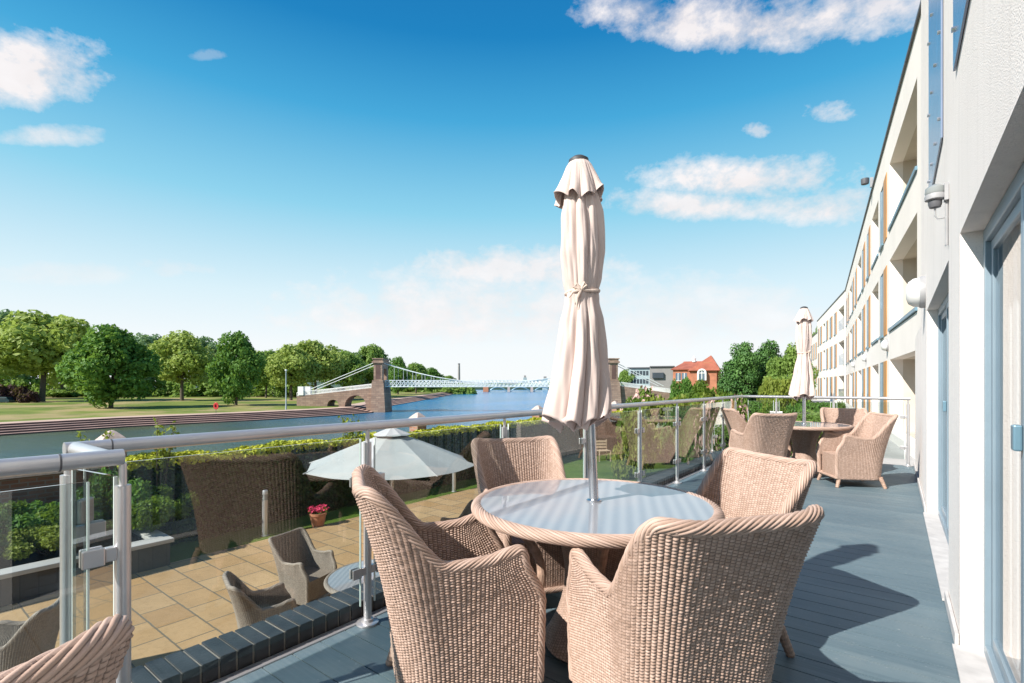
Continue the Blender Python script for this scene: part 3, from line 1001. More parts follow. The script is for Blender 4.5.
CWID, ROWP = .0168, .0108
def weave(u, v):
    A = np.cos(np.pi * u / CWID)
    f1 = (v / ROWP) % 1.0; f2 = (v / ROWP + .5) % 1.0
    b1 = (1 - (2 * f1 - 1) ** 2) ** .7; b2 = (1 - (2 * f2 - 1) ** 2) ** .7
    par = np.floor(u / CWID + .5); row = np.floor(v / ROWP + .5 * (par % 2))
    hsh = np.abs(np.sin(par * 12.9898 + row * 78.233) * 43758.5453) % 1.0
    return np.where(A > 0, np.abs(A) ** .6 * b1, np.abs(A) ** .6 * b2) * (.72 + .42 * hsh)
def wuv(u, v):
    par = np.floor(u / CWID + .5)
    return np.stack([u / CWID + .5 + 0 * v, v / ROWP + .5 * (par % 2)], -1)

def surf(name, U, V, pos_fn, mat, parent, amp=.0070, flip=False):
    """U,V 2-D arrays in metres; pos_fn(U,V)->(..,3); displaces by the weave along the normal"""
    Pz = pos_fn(U, V)
    du = np.gradient(Pz, axis=0); dv = np.gradient(Pz, axis=1)
    N = np.cross(du, dv); N /= np.linalg.norm(N, axis=-1, keepdims=True) + 1e-9
    if flip: N = -N
    Pz = Pz + N * (weave(U, Pz[..., 2] if V is None else V) * amp)[..., None]
    Q = gridq(*U.shape)
    if flip: Q = Q[:, ::-1]
    uv = wuv(U, V).reshape(-1, 2)
    return npmesh(name, Pz.reshape(-1, 3), Q, mat, parent, uv)

# U-shaped plan path
hw, yb, yf, rc = .285, -.27, .30, .15
def plan_path(n):
    L1 = yf - (yb + rc); La = math.pi / 2 * rc; Lb = 2 * (hw - rc)
    tot = 2 * L1 + 2 * La + Lb
    s = np.linspace(0, tot, n)
    x = np.zeros(n); y = np.zeros(n); nx = np.zeros(n); ny = np.zeros(n)
    for i, q in enumerate(s):
        if q < L1:
            x[i], y[i], nx[i], ny[i] = -hw, yf - q, -1, 0
        elif q < L1 + La:
            a = (q - L1) / rc
            x[i], y[i] = -hw + rc - rc * math.cos(a), yb + rc - rc * math.sin(a); nx[i], ny[i] = -math.cos(a), -math.sin(a)
        elif q < L1 + La + Lb:
            x[i], y[i], nx[i], ny[i] = -hw + rc + (q - L1 - La), yb, 0, -1
        elif q < L1 + 2 * La + Lb:
            a = (q - L1 - La - Lb) / rc
            x[i], y[i] = hw - rc + rc * math.sin(a), yb + rc - rc * math.cos(a); nx[i], ny[i] = math.sin(a), -math.cos(a)
        else:
            q2 = q - (L1 + 2 * La + Lb)
            x[i], y[i], nx[i], ny[i] = hw, yb + rc + q2, 1, 0
    return s, x, y, nx, ny
ARM, BACK, ZB = .625, .915, .115
def rim_z(x, y):
    w = sstep(-y, .065, .232)
    return (ARM + .035 * sstep(y, -.02, .3)) * (1 - w) + (BACK + .012 * sstep(np.abs(x), .1, .25)) * w
def deform(x, y, nx, ny, z, off):
    """plan position pushed by off along the outward normal, then leaned and flared with height"""
    t = np.clip((z - ZB) / (BACK - ZB), 0, 1.1)
    wb = sstep(-y, -.06, .22)
    X = x + nx * off; Y = y + ny * off
    lean = .165 * t ** 1.7
    X = X * (1 + (.225 * t ** 2.2) * wb - .05 * (1 - t) ** 2)
    Y = Y - lean * wb + .035 * (1 - t) ** 2 * (1 - wb) * 0
    wf = sstep(y, .05, .3)
    Y = Y - .085 * sstep(z, .44, .64) * wf - .015 * (1 - t) * wf
    X = X + np.sign(x) * .018 * sstep(z, .4, .65) * (1 - wb)
    X = X - np.sign(x) * .02 * sstep(z, .70, .95) * sstep(y, -.2, 0) 
    return X, Y

def make_chair():
    c = thing('wicker_armchair', 'x', 'armchair')
    n = 470
    s, x, y, nx, ny = plan_path(n)
    zt = rim_z(x, y)
    TH = .042
    nv = 300
    vv = np.linspace(0, 1, nv)
    def shell(i0, i1, off, zlo, nv, flip):
        sl = slice(i0, i1)
        Z = zlo + (zt[sl][:, None] - zlo) * np.linspace(0, 1, nv)[None, :]
        U = np.repeat(s[sl][:, None], nv, 1)
        def pos(U_, V_):
            X, Y = deform(x[sl][:, None], y[sl][:, None], nx[sl][:, None], ny[sl][:, None], V_, off)
            return np.stack([X, Y, V_], -1)
        return U, Z, pos, flip
    def merged(name, i0, i1):
        Vs, Qs, Us = [], [], []
        offn = 0
        for off, zlo, nv_, flip in ((0, ZB, 290, True), (-TH, .36, 195, False)):
            U, Z, pos, fl = shell(i0, i1, off, zlo, nv_, flip)
            Pz = pos(U, Z)
            N = np.cross(np.gradient(Pz, axis=0), np.gradient(Pz, axis=1)); N /= np.linalg.norm(N, axis=-1, keepdims=True) + 1e-9
            # outward check
            mid = (i1 - i0) // 2
            ref = np.array([nx[i0 + mid], ny[i0 + mid], 0]) * (1 if off == 0 else -1)
            if (N[mid, 10] * ref).sum() < 0:
                N = -N; fl_ = True
            else:
                fl_ = False
            Pz = Pz + N * (weave(U, Z) * .0078 - .0045)[..., None]
            Q = gridq(i1 - i0, nv_, offn)
            if fl_: Q = Q[:, ::-1]
            Vs.append(Pz.reshape(-1, 3)); Qs.append(Q); Us.append(wuv(U, Z).reshape(-1, 2))
            offn += Pz.shape[0] * Pz.shape[1]
        return npmesh(name, np.concatenate(Vs), np.concatenate(Qs), 'wicker_honey', c, np.concatenate(Us))
    ia = int(np.argmax(y < -.06)); ib = n - ia
    merged('armrest', 0, ia + 1)
    merged('backrest', ia, ib)
    merged('armrest', ib - 1, n)
    # braided rim along front edges, arms and back
    M = 560
    pts = []
    def cpos(i, z):
        X, Y = deform(x[i], y[i], nx[i], ny[i], z, -TH / 2)
        return np.array([float(X), float(Y), float(z)])
    for z in np.linspace(ZB, zt[0] - .012, 60): pts.append(cpos(0, z) + np.array([0, .004, 0]))
    for i in range(2, n - 2): pts.append(cpos(i, zt[i] + .004))
    for z in np.linspace(zt[-1] - .012, ZB, 60): pts.append(cpos(n - 1, z) + np.array([0, .004, 0]))
    pts = np.array(pts)
    for _ in range(3): pts[1:-1] = (pts[:-2] + 2 * pts[1:-1] + pts[2:]) / 4
    def rope(name, pts, rad, lobes=5.5, pitch=.0265, closed=False, nphi=88, step=.004, squash=1.0):
        d = np.r_[0, np.cumsum(np.linalg.norm(np.diff(pts, axis=0), axis=1))]
        m = int(d[-1] / step)
        q = np.linspace(0, d[-1], m)
        Pp = np.stack([np.interp(q, d, pts[:, k]) for k in range(3)], -1)
        T = np.gradient(Pp, axis=0); T /= np.linalg.norm(T, axis=1, keepdims=True)
        ref = np.zeros_like(T); a = np.array([0, 0, 1.]) if abs(T[0, 2]) < .9 else np.array([1., 0, 0])
        A = np.zeros_like(T)
        for i in range(m):
            a = a - T[i] * a.dot(T[i]); a /= np.linalg.norm(a); A[i] = a
        B = np.cross(T, A)
        phi = np.linspace(0, 2 * np.pi, nphi + 1)
        ph, Q = np.meshgrid(phi, q)
        sw = np.abs(np.sin(lobes * ph + np.pi * Q / pitch))
        rr = rad * (.80 + .24 * sw ** .5 + .035 * np.sin(np.floor(lobes * ph / np.pi + Q / pitch) * 2.3))
        rr[:, -1] = rr[:, 0]
        V = Pp[:, None, :] + A[:, None, :] * (rr * np.cos(ph))[..., None] + B[:, None, :] * (rr * np.sin(ph))[..., None]
        uv = np.stack([lobes * ph / np.pi + Q / pitch, .5 + 0 * Q], -1)
        return npmesh(name, V.reshape(-1, 3), gridq(m, nphi + 1), 'wicker_honey', c, uv.reshape(-1, 2))
    rope('braided_rim', pts, .0240)
    # bottom band, all round
    bp = [cpos(i, ZB) for i in range(0, n, 3)]
    bp += [np.array([xx_, float(bp[-1][1]) + .004, ZB]) for xx_ in np.linspace(bp[-1][0], bp[0][0], 40)[1:]]
    rope('base_band', np.array(bp), .017, lobes=4.5, pitch=.02, nphi=54, step=.005)
    # front apron and seat
    xw = hw * .965
    U = np.repeat(np.linspace(-xw, xw, 120)[:, None], 100, 1)
    Z = np.repeat(np.linspace(ZB, .405, 100)[None, :], 120, 0)
    surf('front_panel', U, Z, lambda u, v: np.stack([u * (.95 + .05 * (v - ZB) / .3), .268 + .02 * (1 - (u / xw) ** 2) - .01 + 0 * v, v], -1), 'wicker_honey', c, .004)
    U = np.repeat(np.linspace(-.25, .25, 116)[:, None], 170, 1)
    V = np.repeat(np.linspace(-.245, .265, 170)[None, :], 116, 0)
    surf('seat', U, V, lambda u, v: np.stack([u * 1.02, v, .405 - .008 * (1 - (u / .25) ** 2) + 0 * v], -1), 'wicker_honey', c, .004)
    for sx_, sy_ in ((-1, 1), (1, 1), (-1, -1), (1, -1)):
        m = MB()
        yb_ = .255 if sy_ > 0 else -.225
        xs = .235
        prof, rr = [], []
        for k in range(15):
            tt = k / 14
            prof.append((sx_ * (xs + .03 * (1 - tt)), yb_ + sy_ * .045 * (1 - tt), tt * .14))
            rr.append(.0185 + .006 * tt + (.0025 if k % 2 else 0))
        m.tube(prof, rr, 14)
        m.build('leg', 'cane', c, smooth=False)
    return c

ch0 = make_chair()
G1 = 'honey wicker armchairs round the near table'
G2 = 'honey wicker armchairs round the far table'
G3 = 'weathered wicker armchairs on the lower patio'
def place(first, cpos_, fdir, label, group, sc_=1.0, mat=None, z=0.0):
    rz = facing(camdir(*fdir))
    loc = (cpos_.x, cpos_.y, z)
    if first:
        ch0.location = loc; ch0.rotation_euler = (0, 0, rz); ch0['label'] = label; ch0['group'] = group
        return ch0
    return copy_tree(ch0, loc, rz, label, group, mat=mat)
place(True, CW(-.245, 2.21), (.95, .31), 'honey wicker armchair left of the near table, its back to the glass railing', G1)
place(False, CW(.58, 1.86), (-.27, .96), 'large foreground honey wicker armchair seen from behind, in front of the near table', G1)
place(False, CW(.13, 3.22), (.31, -.95), 'honey wicker armchair behind the near table, facing the camera', G1)
place(False, CW(1.03, 2.62), (-.95, -.30), 'honey wicker armchair right of the near table, half hidden by the foreground chair', G1)
place(False, CW(-1.115, .735), (-.89, .45), 'honey wicker armchair of which only a wing tip shows at the bottom left corner', G1)

# ------------------------------------------------------------------ tables
def make_table():
    t_ = thing('round_table', 'x', 'table')
    Rt = .618
    th = np.linspace(0, 2 * np.pi, 1001)
    a = np.linspace(0, 1, 84)
    TH, A = np.meshgrid(th, a, indexing='ij')
    arc = A * np.pi * 1.25 - .35 * np.pi   # section angle from bottom outside to top inside
    z0, hh, ww = .714, .026, .030
    rr = 1 + .15 * (np.abs(np.sin(6.5 * arc + TH * Rt * np.pi / .035)) ** .6 - .5)
    Rr = Rt - ww + ww * np.cos(arc) * rr
    Z = z0 + hh * np.sin(arc) * rr
    V = np.stack([Rr * np.cos(TH), Rr * np.sin(TH), Z], -1)
    uv = np.stack([6.5 * arc / np.pi + TH * Rt / .035, .5 + 0 * arc], -1)
    npmesh('braided_rim', V.reshape(-1, 3), gridq(1001, 84), 'wicker_honey', t_, uv.reshape(-1, 2))
    m = MB(); m.lathe([(.0, .722), (.574, .722), (.578, .726), (.578, .733), (.574, .737), (.0, .737)], 96); m.build('glass_top', 'table_glass', t_, smooth=True)
    m = MB(); m.lathe([(.0, .700), (.575, .700), (.575, .7215), (.0, .7215)], 64); m.build('under_board', 'dark_wicker', t_)
    # woven pedestal: waisted drum
    thn, zn = 200, 150
    th = np.linspace(0, 2 * np.pi, thn); zz = np.linspace(.03, .70, zn)
    TH, Z = np.meshgrid(th, zz, indexing='ij')
    rad = .13 + .12 * (np.abs(Z - .36) / .34) ** 2 + .018 * np.abs(np.cos(2 * TH))
    W = weave(TH * .22, Z)
    rad = rad + W * .004
    npmesh('pedestal', np.stack([rad * np.cos(TH), rad * np.sin(TH), Z], -1).reshape(-1, 3), gridq(thn, zn), 'wicker_honey', t_, wuv(TH * .22, Z).reshape(-1, 2))
    for k in range(4):
        a_ = k * math.pi / 2 + .6
        m = MB()
        pts = []
        for q in range(15):
            tt = q / 14
            r_ = .50 - .24 * math.sin(tt * math.pi) ** 1.0
            pts.append((r_ * math.cos(a_), r_ * math.sin(a_), .70 * (1 - tt) + .0 * tt + .008))
        m.tube(pts, [.022 + (.003 if q % 2 else 0) for q in range(15)], 12)
        m.build('leg', 'cane', t_)
    return t_
tb = make_table()
T1 = CW(.413, 2.55); T2 = Vector((-1.08, 8.6, 0))
tb.location = T1
tb['label'] = 'round wicker table with blue-grey glass top and closed parasol, in the foreground'
copy_tree(tb, T2, .3, 'round wicker table with glass top at the far end of the deck')
# far chairs
place(False, Vector((-1.52, 7.72, 0)), (-.08, .99), 'wicker armchair seen from behind at the left of the far table', G2)
place(False, Vector((-.46, 8.05, 0)), (-1.0, .15), 'wicker armchair in profile at the right of the far table', G2)
place(False, Vector((-.60, 9.35, 0)), (-.45, -.9), 'wicker armchair facing the camera behind the far table, beside the wall', G2)
place(False, Vector((-1.82, 8.75, 0)), (.8, -.1), 'wicker armchair mostly hidden at the back left of the far table', G2)

# ------------------------------------------------------------------ closed parasol
def make_parasol():
    u_ = thing('closed_parasol', 'x', 'parasol')
    m = MB(); m.tube([(0, 0, .03), (0, 0, 2.46)], .0235, 20); m.build('pole', 'steel', u_, smooth=True)
    m = MB(); m.lathe([(.24, 0.0), (.24, .03), (.20, .055), (.06, .065), (.036, .08), (.034, .34), (.025, .345)], 36); m.build('parasol_base', 'conduit', u_, smooth=True)
    m = MB(); m.lathe([(.0255, .738), (.038, .738), (.038, .746), (.03, .750), (.0255, .75)], 24); m.build('table_collar', 'steel', u_, smooth=True)
    m = MB(); m.lathe([(.052, 2.462), (.050, 2.478), (.030, 2.492), (0, 2.498)], 24); m.build('cap', 'rubber', u_, smooth=True)
    nth = 361
    th = np.linspace(0, 2 * np.pi, nth)
    rg = np.random.default_rng(5)
    amp = rg.uniform(.7, 1.25, 8); sh = rg.uniform(-.18, .18, 8)
    sx_, sy_ = camdir(-1, 0)
    edges = np.cumsum(np.array([.9, 1.25, .75, 1.1, .95, 1.3, .8, 1.05])); edges = np.r_[0, edges] / edges[-1] * 2 * np.pi
    def folds(TH, k_soft):
        q = TH % (2 * np.pi)
        i_ = np.clip(np.searchsorted(edges, q, side='right') - 1, 0, 7)
        u_ = (q - edges[i_]) / (edges[i_ + 1] - edges[i_])
        sk = u_ ** np.array([.8, 1.3, .7, 1.1, 1.4, .75, 1.2, .9])[i_]      # each fold leans over its neighbour
        return (.55 * np.sin(np.pi * sk) ** k_soft + .45 * (1 - np.abs(2 * sk - 1)) ** .85) * amp[i_] - .45
    def layer(name, zs, rs, am, ph, hem=0, drift=0., k_soft=.75, wob=0.):
        nz_ = 110
        zt_ = np.linspace(zs[0], zs[-1], nz_)
        TH, Z = np.meshgrid(th, zt_, indexing='ij')
        r_ = np.interp(-Z, [-z for z in zs], rs)
        a_ = np.interp(-Z, [-z for z in zs], am)
        tt = (zs[0] - Z) / (zs[0] - zs[-1])
        fo = folds(TH + ph + .16 * np.sin(Z * 2.4 + .6), k_soft)
        rr = r_ * (1 + a_ * fo) + wob * .004 * np.sin(TH * 5 + Z * 9) * tt
        rr = rr + .0018 * np.sin(Z * 60 + TH * 6) * np.clip(1 - np.abs(Z - 1.80) / .12, 0, 1)
        rr = rr + .0022 * np.clip(a_ * 3, 0, 1) * (np.sin(9 * TH + 7 * Z) + np.sin(17 * TH - 11 * Z + 1) + .7 * np.sin(26 * TH + 17 * Z) + np.sin(5 * TH + 23 * Z + 2) * .8)
        rr[-1] = rr[0]
        Zd = Z + hem * tt ** 5 * (folds(TH + ph, 1) * 1.1 + .5 * np.sin(3 * TH + 1.0))
        V = np.stack([rr * np.cos(TH) + sx_ * drift * tt ** 2.4, rr * np.sin(TH) + sy_ * drift * tt ** 2.4, Zd], -1)
        V[-1] = V[0]
        o = npmesh(name, V.reshape(-1, 3), gridq(nth, nz_), 'canvas_beige', u_)
        md = o.modifiers.new('cloth', 'SOLIDIFY'); md.thickness = .003
        return o
    layer('canopy', [2.46, 2.38, 2.28, 2.20, 2.0, 1.86, 1.80, 1.74, 1.66, 1.5, 1.32, 1.22, 1.16],
          [.045, .058, .074, .086, .094, .082, .073, .075, .090, .108, .128, .140, .144],
          [.05, .15, .34, .44, .40, .30, .22, .26, .36, .42, .44, .46, .50], 0, .034, .085, k_soft=.6)
    layer('canopy_underfold', [1.40, 1.25, 1.16, 1.13], [.07, .095, .108, .11], [.4, .6, .75, .8], .45, .045, .07)
    layer('top_flap', [2.466, 2.44, 2.36, 2.30, 2.275], [.045, .060, .088, .106, .112], [.02, .10, .26, .34, .38], .2, .036, .008)
    # tie with a knot
    ring = []
    for q in range(41):
        a_ = 2 * math.pi * q / 40
        rr = .084
        ring.append((rr * math.cos(a_) + sx_ * .012, rr * math.sin(a_) + sy_ * .012, 1.80 + .004 * math.sin(3 * a_)))
    m = MB(); m.tube(ring, .008, 8)
    ka = math.atan2(*reversed(camdir(-.35, -1)))
    kx, ky = .095 * math.cos(ka), .095 * math.sin(ka)
    tx, ty = camdir(-1, 0)
    m.tube([(kx, ky, 1.80), (kx + .02 * tx, ky + .02 * ty, 1.83), (kx + .035 * tx, ky + .035 * ty, 1.815), (kx, ky, 1.80)], .008, 7)
    m.tube([(kx, ky, 1.80), (kx - .02 * tx, ky - .02 * ty, 1.835), (kx - .03 * tx, ky - .03 * ty, 1.82), (kx, ky, 1.80)], .008, 7)
    m.tube([(kx, ky, 1.80), (kx + .02 * tx, ky + .02 * ty, 1.76), (kx + .025 * tx, ky + .025 * ty, 1.715)], [.008, .007, .004], 7)
    m.tube([(kx, ky, 1.80), (kx + .04 * tx, ky + .04 * ty, 1.79), (kx + .06 * tx, ky + .06 * ty, 1.765)], [.008, .007, .004], 7)
    m.build('tie_cord', 'cord_beige', u_, smooth=True)
    return u_
pr = make_parasol()
pr.location = CW(.452, 2.55)
# leans a little to the camera's left
lean = Vector((*camdir(-1, 0), 0))
axis = Vector((0, 0, 1)).cross(lean).normalized()
from mathutils import Quaternion
pr.rotation_mode = 'QUATERNION'
pr.rotation_quaternion = Quaternion(axis, R(2.6))
pr['label'] = 'tall closed beige parasol standing through the near table'
p2 = copy_tree(pr, Vector((T2.x, T2.y, 0)), 0, 'closed beige parasol at the far table, beside the apartment facade')
p2.rotation_mode = 'XYZ'; p2.rotation_euler = (R(.4), R(-.3), R(40))

# ------------------------------------------------------------------ vegetation
def leaf_mesh(name, C, size, mat, parent, rng, up=.35, N0=None, aspect=1.6):
    n = len(C)
    N = rng.normal(size=(n, 3)); N[:, 2] += up
    if N0 is not None: N = N * .6 + N0 * 1.0
    N /= np.linalg.norm(N, axis=1, keepdims=True)
    A = np.cross(N, rng.normal(size=(n, 3))); A /= np.linalg.norm(A, axis=1, keepdims=True) + 1e-9
    B = np.cross(N, A)
    s = (size * rng.uniform(.6, 1.4, n))[:, None]
    V = np.stack([C - A * s * aspect * .5, C + B * s * .5 + N * s * .12, C + A * s * aspect * .5, C - B * s * .5 + N * s * .12], 1).reshape(-1, 3)
    Q = np.arange(4 * n).reshape(n, 4)
    return npmesh(name, V, Q, mat, parent, smooth=False)

def clump_points(rng, n, lobes, shell=.35):
    """lobes: (k,4) centre+radius; points near the lobes' surfaces, top-heavy"""
    w_ = lobes[:, 3] ** 2; w_ = w_ / w_.sum()
    idx = rng.choice(len(lobes), n, p=w_)
    d = rng.normal(size=(n, 3)); d /= np.linalg.norm(d, axis=1, keepdims=True)
    rad = lobes[idx, 3] * (1 - shell * rng.random(n) ** 1.5) * rng.uniform(.85, 1.12, n)
    C = lobes[idx, :3] + d * rad[:, None] * np.array([1, 1, .8])
    return C, d

def make_tree(name, seed, H, Rw, low, leafm, nleaf, size, top=.75, nl=46, trunk=True, lobe=.30, conical=0.):
    rng = np.random.default_rng(seed)
    t_ = thing(name, 'x', 'tree')
    L = []
    zc = (low + 1) / 2 * H; rz = (1 - low) / 2 * H
    while len(L) < nl:
        d = rng.normal(size=3); d /= np.linalg.norm(d)
        q = rng.uniform(.45, 1.0) ** .6
        p = d * q
        taper = 1.0
        if p[2] > 0: taper = (1 - p[2] * (1 - top))
        if conical: taper *= 1 - conical * (p[2] + 1) / 2
        r_ = Rw * lobe * rng.uniform(.5, 1.4)
        L.append((p[0] * (Rw - r_ * .7) * taper * rng.uniform(.72, 1.14), p[1] * (Rw - r_ * .7) * taper * rng.uniform(.72, 1.14), zc + p[2] * (rz - r_ * .6) * rng.uniform(.86, 1.05), r_))
    L = np.array(L)
    C, d = clump_points(rng, nleaf, L)
    leaf_mesh('crown', C, size, leafm, t_, rng, N0=d * .8)
    m = MB()
    ht = (low + .35) * H
    r0 = H * .022
    bend = rng.normal(size=2) * .02 * H
    m.tube([(0, 0, -.4), (0, 0, .3), (bend[0] * .4, bend[1] * .4, ht * .5), (bend[0], bend[1], ht), (0, 0, H * .85)], [r0 * 1.5, r0 * 1.1, r0 * .9, r0 * .6, r0 * .12], 9)
    for k in range(9):
        l_ = L[rng.integers(len(L))]
        z0 = ht * rng.uniform(.55, 1.0)
        s0 = np.array([bend[0] * z0 / ht, bend[1] * z0 / ht, z0])
        e0 = l_[:3]
        mid = (s0 + e0) / 2 + np.array([0, 0, .04 * H])
        m.tube([s0, mid, e0], [r0 * .45, r0 * .3, r0 * .08], 6)
    m.build('trunk', 'bark', t_, smooth=True)
    return t_

GT = 'trees of the park across the river'
KIND = {
    'plane': make_tree('plane_tree', 11, 20, 9.5, .17, 'leaf_light', 9000, .62, lobe=.26, nl=60),
    'maple': make_tree('maple_tree', 12, 20, 10, .0, 'leaf_dark', 12000, .58, top=.55, lobe=.25, nl=66),
    'pale': make_tree('plane_tree', 13, 20, 9, .16, 'leaf_light', 8500, .6, top=.7, lobe=.28, nl=50),
    'blue': make_tree('poplar_tree', 14, 20, 8, .1, 'leaf_blue', 7000, .6, top=.7, lobe=.25, nl=46),
    'mid': make_tree('lime_tree', 15, 20, 9, .14, 'leaf_mid', 8500, .62, top=.65, lobe=.28, nl=50),
}
used = set()
def tree(kind, px, ytop, ybase, hwpx, label, zb=PARK, depth=None, group=GT, rot=None):
    d = depth if depth else (EYE - zb) * F / (ybase - 384.5)
    H = (384.5 - ytop) * d / F + EYE - zb
    Wd = hwpx * d / F
    k0 = KIND[kind]
    base_r = {'plane': 9.5, 'maple': 10, 'pale': 9, 'blue': 8, 'mid': 9, 'conifer': 3.0, 'loose': 3.2}[kind]
    Hb = {'conifer': 8, 'loose': 7}.get(kind, 20)
    scl = (Wd / base_r, Wd / base_r, H / Hb)
    loc = P(px, d, zb)
    rz = rot if rot is not None else (px * 1.7) % 6.28
    if kind not in used:
        used.add(kind)
        k0.location = loc; k0.rotation_euler = (0, 0, rz); k0.scale = scl; k0['label'] = label; k0['group'] = group
        return k0
    return copy_tree(k0, loc, rz, label, group, scl)
TR = [
    ('plane', 42, 306, 402, 52, 'tallest light green tree near the left edge, above the dark van'),
    ('mid', -6, 312, 400, 30, 'green tree cut by the left edge of the picture'),
    ('blue', 14, 303, 397, 34, 'bluish tree behind the tall light tree at far left'),
    ('maple', 111, 323, 408, 43, 'large rounded dark green tree with branches down to the grass, left park'),
    ('blue', 148, 328, 397, 26, 'bluish green tree between the large dark tree and the pale one to its right'),
    ('blue', 78, 318, 396, 26, 'bluish tree showing above the left shoulder of the large rounded dark tree'),
    ('pale', 182, 330, 401, 33, 'pale green tree between the two dark green ones of the park'),
    ('blue', 206, 331, 397, 18, 'bluish tree just left of the smaller dark green tree'),
    ('maple', 236, 330, 405, 29, 'smaller rounded dark green tree on the sandy bank above the red lifebuoy'),
    ('pale', 62, 324, 398, 24, 'light tree half hidden behind the left side of the large rounded dark tree'),
    ('mid', 160, 338, 396, 24, 'fresh green tree low behind the gap right of the large rounded dark tree'),
    ('mid', 214, 340, 396, 22, 'fresh green tree filling the gap left of the smaller dark tree'),
    ('pale', 256, 350, 396, 18, 'pale tree filling the gap right of the smaller dark tree'),
    ('mid', 330, 346, 396, 20, 'fresh green tree above the small approach arch'),
    ('mid', 266, 345, 398, 18, 'green tree right of the smaller dark tree'),
    ('pale', 291, 343, 400, 28, 'light tree behind the thin lamp post'),
    ('plane', 316, 337, 399, 30, 'tallest light tree behind the left end of the bridge'),
    ('mid', 345, 345, 397, 24, 'green tree above the bridge approach arches'),
    ('mid', 372, 340, 396, 20, 'tall green tree directly behind the left bridge tower'),
    ('blue', 356, 348, 396, 18, 'bluish tree left of the left bridge tower'),
    ('maple', 398, 356, 394, 15, 'dark tree just right of the left bridge tower'),
    ('mid', 416, 360, 393, 14, 'green tree behind the first hangers of the bridge'),
    ('maple', 432, 367, 392, 13, 'low dark tree at the tapering end of the park tree line'),
    ('mid', 447, 374, 391, 11, 'last small tree before the distant obelisk'),
]
for k_, px, yt, yb_, hwp, lab in TR:
    tree(k_, px, yt, yb_, hwp, lab)
# understorey of the park
KIND['bush'] = None
def make_bush(name, seed, leafm, nleaf, size, nl=14, rad=1.0, h=1.0, stems=True, flowers=0, fm='flower_pale'):
    rng = np.random.default_rng(seed)
    t_ = thing(name, 'x', 'shrub')
    L = []
    for _ in range(nl):
        a = rng.uniform(0, 2 * np.pi); q = rng.uniform(0, .72) ** .7
        z = rng.uniform(.25, .78) * (1 - .35 * q)
        L.append((q * math.cos(a) * rad, q * math.sin(a) * rad, z * h, rng.uniform(.2, .34) * rad))
    L = np.array(L)
    C, d = clump_points(rng, nleaf, L)
    C[:, 2] = np.maximum(C[:, 2], .03)
    leaf_mesh('foliage', C, size, leafm, t_, rng, N0=d * .5, up=.5)
    m = MB()
    for k in range(9):
        l_ = L[rng.integers(nl)]
        m.tube([(rng.uniform(-.1, .1), rng.uniform(-.1, .1), 0), (l_[0] * .5, l_[1] * .5, l_[2] * .6), tuple(l_[:3])], [.02, .014, .006], 5)
    m.build('stems', 'bark', t_)
    if flowers:
        C, d = clump_points(rng, flowers, L * np.array([1, 1, 1, 1.06]), .05)
        leaf_mesh('blossom', C, size * 1.6, fm, t_, rng, N0=d)
    return t_
farb = make_bush('park_shrub', 31, 'leaf_mid', 2600, .13)
fl = [(60, 392, 398, 22), (20, 392, 398, 16), (150, 390, 397, 20), (190, 391, 397, 18), (215, 390, 397, 18), (262, 390, 397, 15), (300, 391, 397, 14), (330, 389, 396, 16), (362, 388, 395, 14), (100, 390, 397, 22), (410, 386, 392, 14), (435, 386, 391, 12)]
FLAB = ['low shrub between the tall light tree and the large rounded dark tree', 'low shrub behind the purple shrubs at far left', 'low shrub behind the large rounded dark tree, on its right', 'low shrub under the pale tree of the park',
        'low shrub left of the lifebuoy and behind the lawn', 'low shrub right of the smaller dark tree', 'low shrub at the left end of the bridge approach', 'low shrub above the small approach arch', 'low shrub just left of the left bridge tower',
        'low shrub hidden behind the trunk of the large rounded dark tree', 'low bank shrub right of the left bridge tower', 'low bank shrub under the white bridge deck, farthest of its kind']
for i, (px, yt, yb_, hwp) in enumerate(fl):
    d = (EYE - PARK) * F / (yb_ - 384.5)
    hh = (yb_ - yt + 3) * d / F; ww = hwp * d / F
    lab = FLAB[i]
    if i == 0:
        farb.location = P(px, d, PARK); farb.scale = (ww, ww, hh); farb['label'] = lab; farb['group'] = 'thicket shrubs under the park trees'
    else:
        copy_tree(farb, P(px, d, PARK), px, lab, 'thicket shrubs under the park trees', (ww, ww, hh))
pb = make_bush('purple_shrub', 32, 'leaf_purple', 2600, .13)
d = 165.; pb.location = P(14, d, PARK); pb.scale = (5.5, 5.5, 8); pb['label'] = 'dark purple shrub behind the dark van at the left edge'; pb['group'] = 'purple shrubs'
copy_tree(pb, P(29, 160, PARK), 2, 'purple shrub beside the trunk of the tall light tree', 'purple shrubs', (3, 3, 5))

# garden trees to the right
KIND['conifer'] = make_tree('conifer_tree', 21, 8, 3.0, .03, 'leaf_conifer', 16000, .15, top=.45, lobe=.26, nl=70)
KIND['loose'] = make_tree('garden_tree', 22, 7, 3.2, .10, 'leaf_mid', 12000, .16, top=.6, lobe=.26, nl=56)
GG = 'trees at the end of the garden'
tree('conifer', 741, 337, 0, 26, 'dark conifer left of the yellow-green trees, nearest the red-roofed house', -1.8, 36, GG)
tree('conifer', 766, 336, 0, 26, 'dark conifer behind the pale lime shrub', -1.8, 38, GG)
tree('loose', 788, 340, 0, 27, 'yellow-green tree between the dark conifers and the far parasol', -1.8, 34, GG)
tree('loose', 818, 318, 0, 13, 'green tree showing between the far parasol and the farthest wing', -2.4, 90, GG)
tree('loose', 802, 348, 0, 16, 'green tree directly behind the far parasol', -1.8, 44, GG)
tree('mid', 628, 366, 0, 12, 'distant green tree right of the right bridge tower', -2.6, 175, GG)

